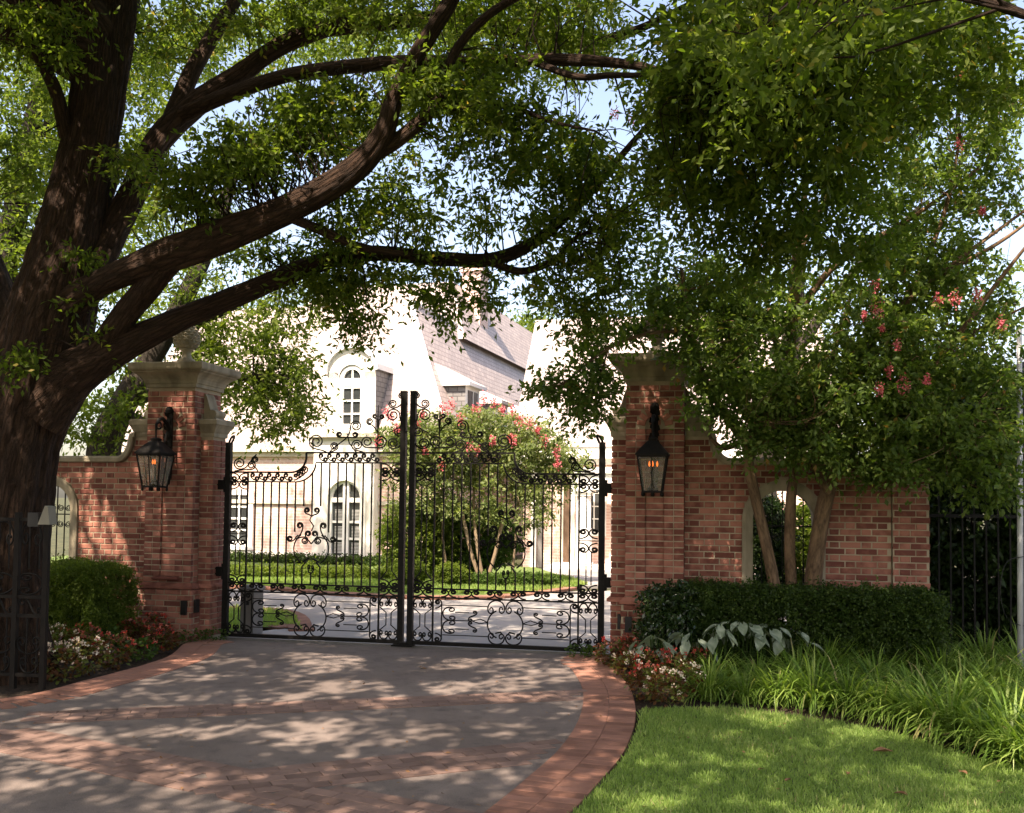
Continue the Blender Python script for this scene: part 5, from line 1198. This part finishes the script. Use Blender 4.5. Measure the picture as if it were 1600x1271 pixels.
MYR = [(1112, 600, 40, 55, 9.7, .4, 26), (1130, 520, 80, 80, 9.8, .6, 56), (1100, 440, 80, 60, 9.8, .6, 34), (1220, 600, 80, 70, 9.7, .6, 60), (1200, 480, 90, 70, 10.0, .6, 52), (1300, 620, 90, 70, 9.5, .6, 66), (1380, 600, 90, 70, 9.3, .6, 60),
       (1340, 500, 90, 70, 9.6, .6, 56), (1450, 520, 90, 80, 9.4, .6, 56), (1440, 660, 80, 60, 9.2, .5, 36), (1540, 560, 80, 90, 9.2, .5, 46), (1540, 680, 70, 60, 9.0, .4, 32), (1500, 410, 100, 80, 9.5, .6, 44), (1420, 400, 80, 60, 9.7, .6, 34),
       (1520, 280, 90, 90, 9.6, .6, 40), (1400, 280, 80, 80, 9.8, .6, 30), (1540, 140, 80, 90, 9.4, .6, 36), (1430, 160, 70, 70, 9.6, .6, 22), (1560, 750, 60, 30, 9.0, .3, 14), (1490, 730, 40, 30, 9.1, .3, 8),
       (1400, 690, 50, 40, 9.2, .3, 16), (1360, 740, 40, 20, 9.3, .2, 5), (1240, 690, 70, 35, 9.5, .3, 24), (1180, 690, 40, 25, 9.5, .3, 8), (1330, 700, 60, 40, 9.3, .3, 18), (1290, 690, 50, 30, 9.4, .3, 12), (1420, 730, 40, 22, 9.0, .2, 8), (1180, 640, 50, 30, 9.6, .3, 12),
       (1060, 545, 40, 20, 9.6, .3, 8), (915, 600, 38, 38, 9.4, .3, 14), (880, 620, 40, 28, 9.4, .3, 9), (870, 590, 36, 20, 9.4, .2, 5), (925, 650, 25, 18, 9.4, .2, 4), (920, 560, 36, 26, 9.5, .3, 9), (838, 605, 20, 12, 9.4, .2, 2), (1030, 490, 50, 30, 9.6, .4, 16), (1030, 430, 40, 60, 9.6, .4, 14), (960, 520, 50, 22, 9.6, .3, 10)]
mc = np.concatenate([blob(*q[:6], max(2, int(q[6] * 1.02))) for q in MYR])
ext = [[(1080, 520, 9.7, 7), (1020, 520, 9.5, 6), (950, 545, 9.4, 5), (880, 600, 9.4, 3)], [(950, 545, 9.4, 4), (935, 600, 9.4, 3), (925, 650, 9.4, 2)]]
EP = [px_path(s) for s in ext]
for s in EP: branch_object('branch', my, M['myrtle_bark'], [s], 6, MO, 0, 5)
mskel = np.concatenate([mskel] + [catmull(p, 6) for p in EP])
leaf_object('crown', my, M['myrtle_leaf'], [sprays(mc, .26, 7, 9, .062, .034, up=.8)], MO)
branch_object('twigs', my, M['myrtle_bark'], twig_paths(mc, mskel, r0=.007, sag=.05), 4, MO, 0, 3)
def flower_head(C, size, n, g=rng, s=.020):
    P = np.asarray(C) + unit(g.normal(size=(n, 3))) * size * g.uniform(.2, 1, (n, 1)) * [.8, .8, 1.3]
    return leaf_arrays(P, g.normal(size=(n, 3)), g.normal(size=(n, 3)), np.full(n, s), np.full(n, s * .9), g.uniform(0, 1, n))
for px, py, Y, r_ in [(1370, 482, 8.95, .07), (1366, 446, 8.95, .055), (1465, 468, 8.9, .05), (1492, 467, 8.9, .06), (1527, 461, 8.8, .045), (1412, 602, 8.7, .06), (1374, 608, 8.7, .045), (1390, 580, 8.8, .04), (1448, 594, 8.7, .045), (1565, 505, 8.7, .05), (1402, 541, 8.8, .04), (1192, 386, 9.4, .05), (1498, 225, 8.9, .045), (1350, 492, 8.9, .03), (1378, 515, 8.9, .03), (1500, 120, 8.9, .04), (960, 178, 9.4, .05), (990, 185, 9.4, .05), (1535, 330, 8.9, .03)]:
    leaf_object('flower_cluster', my, M['pink_petal'], [flower_head(at(px, py, Y), r_ * 1.35, 75)], MO)['kind'] = 'stuff'

# ------------------------------------------------------------------ trees beyond the wall
def tree(name, label, cat, base, trunks, blobs, mat, bark, leaf, size, twigs=6, per=8, group=None, flowers=None, up=.7, cat2=None, n_side=12):
    root = thing(name, label, cat, base, 0, group); O = tuple(base)
    paths = [px_path(t) for t in trunks]
    branch_object('trunk', root, bark, [paths[0]], n_side, O, .06, 6)
    for p in paths[1:]: branch_object('limb', root, bark, [p], 8, O, .03, 5)
    c = np.concatenate([blob(*q) for q in blobs])
    leaf_object('crown', root, mat, [sprays(c, size, twigs, per, leaf[0], leaf[1], up=up)], O)
    sk = np.concatenate([catmull(p, 5) for p in paths])
    branch_object('twigs', root, bark, twig_paths(c[::2], sk, r0=.015), 4, O, 0, 3)
    return root, O
gp = lambda x, Y: (at(x, 800, Y).x, Y, 0.0)
tree('leaning_oak', 'leaning oak behind the left wall with bright sunlit leaves', 'tree', gp(180, 15.2),
     [[(185, 960, 15.2, 66), (165, 760, 15.2, 58), (165, 690, 15.2, 50), (200, 620, 15.3, 40), (260, 520, 15.5, 33), (310, 420, 15.7, 27), (350, 320, 15.8, 22), (380, 220, 16, 10)],
      [(200, 625, 15.3, 26), (300, 600, 15.4, 18), (380, 590, 15.5, 12), (460, 590, 15.6, 6)], [(255, 530, 15.5, 22), (360, 480, 15.6, 15), (450, 440, 15.6, 8)], [(180, 640, 15.3, 20), (230, 660, 15.2, 12), (300, 680, 15.2, 6)]],
     [(400, 530, 90, 70, 15.6, 1.0, 60), (440, 600, 70, 60, 15.5, .8, 46), (370, 610, 60, 40, 15.6, .8, 24), (300, 470, 80, 60, 15.8, 1.0, 36), (230, 590, 60, 50, 15.4, .7, 24), (180, 650, 50, 50, 15.2, .6, 20), (420, 670, 50, 25, 15.4, .4, 11), (480, 640, 30, 30, 15.4, .4, 8), (450, 450, 70, 60, 15.6, .9, 26), (330, 560, 50, 50, 15.7, .8, 20), (200, 500, 60, 60, 15.8, .8, 20), (350, 360, 80, 60, 16, 1, 18), (120, 660, 40, 50, 15.2, .5, 14)],
     M['bright_leaf'], M['grey_bark'], (.095, .042), .42)
tree('shade_tree', 'tall sunlit green tree at the far left behind the oak', 'tree', gp(-60, 19.0),
     [[(-60, 930, 19, 70), (-40, 600, 19, 60), (20, 350, 19, 40), (60, 150, 19, 24), (90, 0, 19, 14)], [(0, 400, 19, 26), (110, 330, 19.2, 16), (220, 230, 19.4, 8)], [(40, 230, 19, 20), (160, 120, 19.2, 12), (280, 60, 19.3, 6)]],
     [(40, 350, 110, 100, 19, 1.2, 90), (60, 220, 120, 100, 19, 1.2, 95), (60, 90, 120, 90, 19, 1.2, 80), (230, 230, 80, 80, 19.4, 1, 44), (180, 100, 110, 90, 19.3, 1, 60), (300, 60, 110, 80, 19.4, 1, 52), (30, 480, 80, 70, 19, 1, 36), (210, 350, 90, 70, 19.2, 1, 40), (120, 430, 80, 60, 19, 1, 30), (440, 50, 100, 60, 19.5, 1, 34), (560, 50, 90, 60, 19.5, 1, 24), (680, 60, 90, 60, 19.6, 1, 16)],
     M['bright_leaf'], M['grey_bark'], (.12, .055), .52)
tree('distant_tree', 'distant pale green tree showing above the far end of the roof', 'tree', gp(845, 52.0),
     [[(845, 850, 52, 16), (845, 650, 52, 12), (840, 540, 52, 6)]], [(830, 520, 55, 30, 52, 2, 40), (900, 520, 70, 50, 53, 2, 50), (850, 570, 60, 40, 52, 2, 40)], M['bright_leaf'], M['grey_bark'], (.28, .13), 1.0)
tree('shade_tree', 'dense green tree behind the right wall above the arched opening', 'tree', gp(1235, 15.5),
     [[(1225, 960, 15.5, 60), (1200, 820, 15.5, 52), (1190, 760, 15.5, 44), (1215, 660, 15.5, 38), (1240, 500, 15.6, 28), (1250, 350, 15.8, 16)], [(1205, 700, 15.5, 20), (1120, 560, 15.6, 12), (1060, 460, 15.7, 6)], [(1235, 560, 15.5, 20), (1340, 420, 15.7, 12), (1440, 320, 15.9, 6)]],
     [(1150, 560, 90, 60, 15.6, .9, 26), (1080, 480, 70, 60, 15.6, .9, 16), (1250, 620, 90, 70, 15.3, .9, 34), (1350, 560, 90, 80, 15.6, .9, 34), (1450, 620, 90, 80, 15.3, .9, 34), (1250, 440, 100, 80, 15.8, 1, 26), (1380, 380, 100, 90, 16, 1, 30), (1520, 460, 90, 100, 15.8, 1, 34), (1500, 260, 100, 90, 16, 1, 24), (1560, 680, 60, 60, 15, .8, 20), (1330, 250, 90, 70, 16, 1, 16), (1560, 130, 70, 90, 16, 1, 14)],
     M['bright_leaf'], M['grey_bark'], (.10, .048), .44)
# evergreen shrubs that darken the corner behind the fence
def shrub(name, label, base, rx, ry, h, mat, n, leaf, size, per=8, twigs=6, cat='shrub', group=None, z0=.15, stems=5, bark='bark_small', g=rng, box=0.0, parts='foliage'):
    root = thing(name, label, cat, base, 0, group)
    q = unit(g.normal(size=(n, 3))); q = q / np.maximum(np.linalg.norm(q, ord=8 if box else 2, axis=1)[:, None], 1e-6) * g.uniform(.15, 1, (n, 1)) ** .35
    c = q * [rx, ry, (h - z0) / 2] + [0, 0, (h + z0) / 2]
    leaf_object(parts, root, mat, [sprays(c, size, twigs, per, leaf[0], leaf[1], g, droop=.1, up=.9)])
    ps = []
    for k in range(stems):
        a = g.uniform(0, 6.28); e = np.array([math.cos(a) * rx * .6, math.sin(a) * ry * .6, h * .75])
        ps.append(np.array([[0.06 * math.cos(a), .06 * math.sin(a), -.03, .02], [*(e * [.5, .5, .5]), .013], [*e, .004]]))
    branch_object('stem', root, M[bark], ps, 5)
    return root
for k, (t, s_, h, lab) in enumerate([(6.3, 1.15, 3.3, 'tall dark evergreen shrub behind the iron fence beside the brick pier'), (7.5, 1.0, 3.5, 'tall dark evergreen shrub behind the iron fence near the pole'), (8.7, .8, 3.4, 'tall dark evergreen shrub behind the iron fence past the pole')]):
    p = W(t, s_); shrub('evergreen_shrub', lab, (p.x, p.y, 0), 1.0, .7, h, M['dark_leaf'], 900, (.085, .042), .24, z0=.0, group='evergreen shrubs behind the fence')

# ------------------------------------------------------------------ hedges and bushes
def hedge(name, label, base, rotz, lx, ly, h, mat, n, leaf, size, round_end=0.0, g=rng, core=True):
    root = thing(name, label, 'hedge', base, rotz)
    # sprays near the surface of a rounded block
    q = g.uniform(-1, 1, (n * 3, 3)); m_ = np.max(np.abs(q), axis=1); q = q[(m_ > .5)][:n]
    p8 = np.linalg.norm(q, ord=7, axis=1)[:, None]; q = np.where(p8 > 1, q / p8, q)
    c = q * [lx/2, ly/2, h/2] + [0, 0, h/2]
    c += g.normal(size=c.shape) * .02
    c[:, 2] += .03 * np.sin(c[:, 0] * 5 + 1) * np.sin(c[:, 1] * 7)
    c[:, 2] = np.maximum(c[:, 2], .06)
    leaf_object('foliage', root, mat, [sprays(c, size, 6, 6, leaf[0], leaf[1], g, droop=.0, up=.9)])
    ps = []
    for k in range(int(lx / .18)):
        x = -lx/2 + .1 + k * .18; y = g.uniform(-.3, .3) * ly
        for a in range(3): ps.append(np.array([[x, y, -.03, .014], [x + g.normal() * .05, y + g.normal() * .05, h * .45, .009], [x + g.normal() * .12, y + g.normal() * .12, h * .85, .003]]))
    branch_object('stem', root, M['bark_small'], ps, 5)
    return root
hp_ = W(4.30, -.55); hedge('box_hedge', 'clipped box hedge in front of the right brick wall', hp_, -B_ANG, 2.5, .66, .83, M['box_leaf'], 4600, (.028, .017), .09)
hl_ = W(-3.86, -1.0); hedge('box_hedge', 'sunlit clipped box hedge beside the left gate pillar', (hl_.x, hl_.y, 0), -B_ANG, 1.85, .8, .90, M['bright_leaf'], 3000, (.028, .017), .09)  # sunshine put into the leaf colour: lighter than the other box hedge
p = W(2.98, -.75); shrub('holly_bush', 'glossy holly bush at the foot of the right gate pillar', (p.x, p.y, 0), .30, .28, .84, M['holly_leaf'], 170, (.05, .026), .12)
# courtyard planting
p = at(480, 900, 20.2); hedge('low_hedge', 'low clipped hedge along the courtyard lawn', (-5.6, 20.7, 0), -.10, 6.4, .8, .20, M['bright_leaf'], 1100, (.06, .03), .15)
hedge('low_hedge', 'dark low hedge against the foot of the house front', (HO.x - 4.3, HO.y + .55, 0), -HB, 6.5, .7, .16, M['box_leaf'], 900, (.06, .035), .15)
p = at(655, 900, 20.4); shrub('laurel_bush', 'big rounded sunlit laurel bush in the courtyard island', (p.x, p.y, 0), 0.80, .65, 1.70, M['bright_leaf'], 420, (.075, .036), .20, z0=.1)
p = at(735, 900, 20.9); shrub('laurel_bush', 'dark rounded laurel bush behind the courtyard crape myrtle stems', (p.x, p.y, 0), 1.0, .65, 1.66, M['green_bed_leaf'], 480, (.08, .04), .22, z0=.05)
p = at(640, 900, 19.0); shrub('clipped_ball', 'small clipped green ball just behind the gate meeting posts', (p.x, p.y, 0), .34, .34, .52, M['bright_leaf'], 170, (.045, .022), .09, z0=.05)
p = at(705, 900, 19.1); shrub('clipped_ball', 'small clipped green ball with a pink flower near the myrtle stems', (p.x, p.y, 0), .34, .32, .46, M['bright_leaf'], 160, (.045, .022), .09, z0=.05)
p = at(800, 900, 19.3); shrub('ground_cover', 'low leafy ground cover round the courtyard myrtle', (p.x, p.y, 0), .95, .35, .24, M['green_bed_leaf'], 220, (.06, .03), .10, z0=.03)
rt, RO = tree('crape_myrtle', 'sunlit crape myrtle with coral flowers in the courtyard behind the gate', 'tree', gp(760, 19.8),
     [[(752, 912, 19.8, 6.6), (735, 860, 19.8, 6.0), (722, 800, 19.8, 5.4), (705, 720, 19.7, 3.6), (690, 660, 19.7, 1.8)], [(756, 912, 19.8, 6.0), (745, 850, 19.8, 5.4), (740, 780, 19.9, 4.2), (745, 680, 19.9, 1.8)], [(760, 912, 19.8, 6.6), (775, 860, 19.8, 6.0), (788, 800, 19.8, 4.8), (805, 730, 19.8, 3.0), (830, 670, 19.8, 1.8)],
      [(800, 905, 20, 4.2), (806, 840, 20, 3.6), (815, 760, 20, 3.0), (850, 690, 20, 1.8)], [(700, 905, 19.9, 4.2), (692, 840, 19.9, 3.6), (690, 760, 19.9, 3.0), (660, 690, 19.9, 1.8)], [(790, 790, 19.8, 3.0), (830, 755, 19.8, 2.4), (880, 720, 19.8, 1.5)]],
     [(700, 780, 70, 35, 19.7, .5, 26), (790, 790, 70, 40, 19.8, .5, 30), (640, 770, 40, 30, 19.7, .4, 12), (850, 800, 30, 30, 19.8, .4, 10), (690, 690, 80, 50, 19.7, .7, 116), (760, 680, 80, 50, 19.8, .8, 133), (830, 700, 70, 45, 19.8, .7, 106), (640, 690, 50, 40, 19.7, .5, 53), (880, 730, 40, 30, 19.8, .4, 30), (740, 745, 90, 30, 19.8, .6, 74), (840, 760, 50, 30, 19.8, .5, 36), (650, 740, 40, 20, 19.7, .4, 26)],
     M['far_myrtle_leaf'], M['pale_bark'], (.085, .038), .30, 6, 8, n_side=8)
fl = [(693, 640), (705, 633), (660, 648), (650, 662), (757, 622), (772, 628), (745, 640), (785, 642), (812, 655), (828, 660), (840, 672), (803, 690), (798, 684), (720, 655), (770, 690), (850, 690), (870, 705), (745, 705), (612, 652), (604, 645), (620, 670), (590, 690), (665, 705), (690, 725), (870, 725), (630, 640), (733, 700), (800, 640)]
for px, py in fl: leaf_object('flower_cluster', rt, M['pink_petal'], [flower_head(at(px, py, 19.2), .09 * random.uniform(.9, 1.6), 60, s=.042)], RO)['kind'] = 'stuff'

p = at(1196, 900, 12.6); shrub('laurel_bush', 'dark bush added to darken the left half of the arched opening in the right wall', (p.x, p.y, 0), .3, .4, 1.9, M['dark_leaf'], 260, (.06, .03), .15, z0=.1)  # added bush, put in to make the view through the arch darker
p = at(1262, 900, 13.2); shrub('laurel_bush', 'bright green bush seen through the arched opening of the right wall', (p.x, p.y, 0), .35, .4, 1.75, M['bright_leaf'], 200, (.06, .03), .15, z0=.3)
# ------------------------------------------------------------------ liriope, begonias, caladiums
def strap_mesh(seed, n, h, w):
    g = np.random.default_rng(seed); V = []; F = []; T = []; k = 6; o = 0
    for b in range(n):
        a = g.uniform(0, 6.283); lean = g.uniform(.45, 1.55); L = h * g.uniform(.7, 1.3); r0 = g.uniform(0, .15); d = np.array([math.cos(a), math.sin(a), 0]); sd = np.array([-math.sin(a), math.cos(a), 0])
        p = d * r0; th = g.uniform(.1, .6) * lean; tt = g.beta(2, 2.4); wv = w * g.uniform(.7, 1.3); tip = g.random() < .12
        for i in range(k):
            s = i / (k - 1); ww = wv * (1 - s ** 2.5) * .5 + .0006
            V += [p + sd * ww, p - sd * ww]; T += [min(1, tt + (.35 * s if tip else 0))] * 2
            th += lean * (.16 + .55 * s); p = p + (d * math.sin(th) + np.array([0, 0, math.cos(th)])) * (L / (k - 1))
        for i in range(k - 1): F.append((o + 2*i, o + 2*i + 1, o + 2*i + 3, o + 2*i + 2))
        o += 2 * k
    V = np.array(V); V[:, 2] = np.maximum(V[:, 2], .004)
    return np_mesh('liriope_blades', V, F, M['liriope'], True, attrs={'tint': T})
lm = [strap_mesh(s, 250, .50, .0165) for s in range(6)]
ordn = ['first', 'second', 'third', 'fourth', 'fifth', 'sixth', 'seventh', 'eighth', 'ninth', 'tenth', 'eleventh', 'twelfth']
rows = [('front row along the lawn edge', [(1108, 1090), (1163, 1094), (1218, 1097), (1272, 1100), (1325, 1107), (1378, 1117), (1432, 1131), (1485, 1147), (1535, 1163), (1585, 1181), (1635, 1204)], 1.0),
        ('second row behind the lawn edge', [(1118, 1072), (1185, 1076), (1245, 1078), (1300, 1076), (1368, 1082), (1436, 1096), (1505, 1112), (1572, 1130), (1640, 1150)], 1.02),
        ('third row', [(1290, 1064), (1340, 1062), (1400, 1066), (1475, 1072), (1550, 1084), (1625, 1098)], 1.0),
        ('back row beside the shaded fence', [(1480, 1050), (1540, 1054), (1600, 1062)], 1.0)]
for rn, pts, sc in rows:
    for k, (px, py) in enumerate(pts):
        p = ground(px, py); o = link('liriope_clump', lm[(k * 5 + len(rn)) % 6], None, (p.x, p.y, -.02)); o.rotation_euler[2] = random.uniform(0, 6.28); s_ = sc * random.uniform(.88, 1.12) * (.80 if px < 1260 else 1.0); o.scale = (s_, s_, s_ * random.uniform(.9, 1.1))
        tag(o, f'{ordn[k]} strappy green liriope clump from the left in the {rn}', 'liriope', 'liriope clumps bordering the lawn')
def bed_plant(seed, mats, r, h, n, flowers, leaf=.05):
    """returns [(part name, mesh)] for a low bedding plant"""
    g = np.random.default_rng(seed)
    q = unit(g.normal(size=(n, 3))) * g.uniform(.3, 1, (n, 1)) ** .5; P = q * [r, r, h * .5] + [0, 0, h * .5]; P[:, 2] = np.maximum(P[:, 2], .02)
    D = unit(q * [1, 1, .3] + g.normal(size=(n, 3)) * .5); Nn = unit(g.normal(size=(n, 3)) * .5 + [0, 0, 1])
    s = g.uniform(.7, 1.25, n)
    V, F, T = leaf_arrays(P, D, Nn, leaf * s, leaf * .75 * s, np.clip(g.beta(2, 2, n) + g.uniform(-.2, .2), 0, 1))
    out = [('foliage', np_mesh('foliage', V, F, mats[0], attrs={'tint': T}))]
    m_ = flowers
    if m_:
        q = unit(g.normal(size=(m_, 3)) * [1, 1, .5] + [0, 0, .75]); C = q * [r, r, h * .55] + [0, 0, h * .55]
        P = np.repeat(C, 6, 0) + g.normal(size=(m_ * 6, 3)) * .009
        V, F, T = leaf_arrays(P, g.normal(size=P.shape), g.normal(size=P.shape), np.full(len(P), .021), np.full(len(P), .020), np.repeat(g.uniform(0, 1, m_), 6))
        out.append(('flowers', np_mesh('flowers', V, F, mats[1], attrs={'tint': T})))
    return out
beg = [bed_plant(s, (M['begonia_leaf'], M['red_petal'] if s % 5 else M['white_petal']), .19, .31, 260, 22) for s in range(6)]
grn = [bed_plant(s + 30, (M['green_bed_leaf'], M['red_petal']), .17, .24, 190, 4) for s in range(3)]
def bedding(name, px, py, kinds, k, label, group, s=1.0):
    p = ground(px, py); t = thing(name, label, 'flower', (p.x, p.y, -.02), random.uniform(0, 6.28), group); t.scale = (s, s, s * random.uniform(.85, 1.12))
    for pn, me in kinds[k % len(kinds)]:
        o = link(pn, me, t)
        if pn == 'flowers': o['kind'] = 'stuff'
spots_l = [('front', [(92, 1062), (135, 1050), (178, 1040), (218, 1030), (248, 1018)]), ('middle', [(88, 1030), (128, 1025), (168, 1018), (208, 1010), (240, 1002)]), ('back', [(95, 1005), (135, 1000), (175, 995), (215, 988)])]
for rn, pts in spots_l:
    for k, (px, py) in enumerate(pts):
        bedding('begonia', px, py, beg if (k + len(rn)) % 4 else grn, k + len(rn), f'{ordn[k]} bronze begonia from the left in the {rn} row of the left bed', 'begonias in the left bed', 1.05)
spots_r = [('front', [(1012, 1090), (1040, 1098), (1068, 1090)]), ('middle', [(985, 1062), (1020, 1066), (1055, 1068), (1088, 1062)]), ('back', [(955, 1040), (985, 1040), (1018, 1042), (1052, 1044), (1086, 1042)])]
for rn, pts in spots_r:
    for k, (px, py) in enumerate(pts):
        bedding('begonia', px, py, beg, k + 2 * len(rn), f'{ordn[k]} red flowering begonia from the left in the {rn} row of the right bed', 'begonias in the right bed', .92)
for k, (px, py, lab) in enumerate([(262, 1008, 'low green tuft at the foot of the left gate pillar, left one'), (300, 1003, 'low green tuft at the foot of the left gate pillar, right one'), (335, 1001, 'low green tuft under the left gate hinge'), (905, 1026, 'low green tuft under the right gate hinge'), (930, 1028, 'low green tuft at the foot of the right gate pillar')]):
    p = ground(px, py); t = thing('green_tuft', lab, 'plant', (p.x, p.y, -.02)); t.scale = (.8, .8, .62)
    for pn, me in bed_plant(60 + k, (M['green_bed_leaf'], None), .2, .26, 170, 0, .045): link(pn, me, t)
def big_leaf_mesh(seed, L=.26, wd=.19):
    """one broad drooping heart-shaped leaf on its stalk, 5 x 4 patch"""
    g = np.random.default_rng(seed); V = []; F = []; nu, nv = 7, 5
    prof = [.30, .78, 1.0, .93, .72, .40, .02]
    for i in range(nu):
        s = i / (nu - 1); x = L * s; z = -.45 * L * s * s + .05
        for j in range(nv):
            y = wd * .5 * prof[i] * (j - 2) / 2; V.append((x - (.05 * abs(j-2)/2 if i == 0 else 0), y, z + abs(j - 2) * .012 + g.normal() * .004))
    F = [(i*nv+j, i*nv+j+1, (i+1)*nv+j+1, (i+1)*nv+j) for i in range(nu-1) for j in range(nv-1)]
    V = np.array(V); T = np.clip(.5 + .25 * g.normal(size=len(V)), 0, 1)
    return np_mesh('big_leaf', V, F, M['caladium'], True, attrs={'tint': T})
bl = [big_leaf_mesh(s, .24 + .03 * s, .17 + .02 * s) for s in range(4)]
stalk = MB(); stalk.tube([(0, 0, -.02), (0, 0, .5), (0, 0, 1)], [.006, .005, .004], 5)
def caladium(px, py, label, n, h, seed, s=1.0):
    p = ground(px, py); t = thing('caladium', label, 'plant', (p.x, p.y, -.02), 0, None); g = random.Random(seed)
    for k in range(n):
        a = 6.283 * k / n + g.uniform(-.5, .5) ; r_ = g.uniform(.03, .19); hh = h * g.uniform(.75, 1.1)
        o = link('leaf', bl[(k + seed) % 4], t, (r_ * math.cos(a), r_ * math.sin(a), hh)); o.rotation_euler = (g.uniform(-.35, .35), g.uniform(.1, .75), a); o.scale = (s, s, s)
        mb = MB(); mb.tube([(.3 * r_ * math.cos(a), .3 * r_ * math.sin(a), 0), (r_ * .8 * math.cos(a), r_ * .8 * math.sin(a), hh * .6), (r_ * math.cos(a), r_ * math.sin(a), hh + .04)], .005, 5); mb.build('stalk', M['green_bed_leaf'], t)
for k, (px, py, lab, h) in enumerate([(1022, 1058, 'grey-green caladium behind the begonias nearest the right gate pillar', .40), (1085, 1062, 'grey-green caladium between the right begonias and the liriope', .46), (1125, 1063, 'large grey-green caladium left of the middle before the right hedge', .56), (1160, 1062, 'large grey-green caladium in the middle before the right hedge', .58), (1200, 1063, 'grey-green caladium right of the middle before the right hedge', .54), (1236, 1062, 'rightmost grey-green caladium before the right hedge', .5)]):
    caladium(px, py, lab, 10, h * .84, k + 3, .50)
caladium(100, 1003, 'pale caladium in the left bed beside the iron screen', 8, .46, 21, .85); caladium(140, 1000, 'pale caladium in the left bed before the sunlit hedge', 8, .40, 24, .8)
# fallen leaves
def curled(seed, s):
    g = np.random.default_rng(seed); mb = []
    nu, nv = 5, 4; V = []
    for i in range(nu):
        for j in range(nv):
            x = s * (i / (nu-1) - .5); w_ = math.sin(math.pi * (i + .35) / (nu - .3)) * s * .5; y = w_ * (j / (nv-1) - .5); V.append((x, y, .35 * s * (abs(y) / (s * .25)) ** 2 * .5 + g.normal() * .002 + .006))
    return np_mesh('fallen_leaf', np.array(V), [(i*nv+j, i*nv+j+1, (i+1)*nv+j+1, (i+1)*nv+j) for i in range(nu-1) for j in range(nv-1)], M['dry_leaf'], True, attrs={'tint': g.uniform(0, 1, nu*nv)})
for k, (px, py, s, lab) in enumerate([(1380, 1184, .13, 'largest brown fallen leaf on the lawn'), (1325, 1219, .06, 'small brown fallen leaf below the largest one on the lawn'), (1408, 1252, .07, 'reddish fallen leaf near the bottom of the lawn'), (1231, 1230, .06, 'brown fallen leaf toward the left of the lawn'), (1505, 1218, .06, 'brown fallen leaf at the right of the lawn'), (1190, 1213, .05, 'tiny brown fallen leaf at the left of the lawn'), (312, 1121, .07, 'dark fallen leaf on the left of the driveway'), (662, 1048, .06, 'fallen leaf on the driveway near the gate')]):
    p = ground(px, py); o = link('fallen_leaf', curled(k, s), None, (p.x, p.y, .035 if px > 900 else .012)); o.rotation_euler[2] = k * 1.3; tag(o, lab, 'leaf')

lx = rng.uniform(-5, 5.2, 900); ly = rng.uniform(4.2, 11.3, 900)
okl = inside(drive_poly, lx, ly) | inside(lawn_poly, lx, ly); lx, ly = lx[okl][:330], ly[okl][:330]; nl = len(lx)
lz = np.where(inside(lawn_poly, lx, ly), .035, .012)
ll = leaf_arrays(np.stack([lx, ly, lz], 1), rng.normal(size=(nl, 3)) * [1, 1, .12], rng.normal(size=(nl, 3)) * .25 + [0, 0, 1], rng.uniform(.02, .045, nl), rng.uniform(.010, .02, nl), rng.uniform(0, 1, nl))
tag(leaf_object('leaf_litter', None, M['dry_leaf'], [ll]), 'tiny dry leaf bits scattered over drive and lawn', 'leaf litter', kind='stuff')
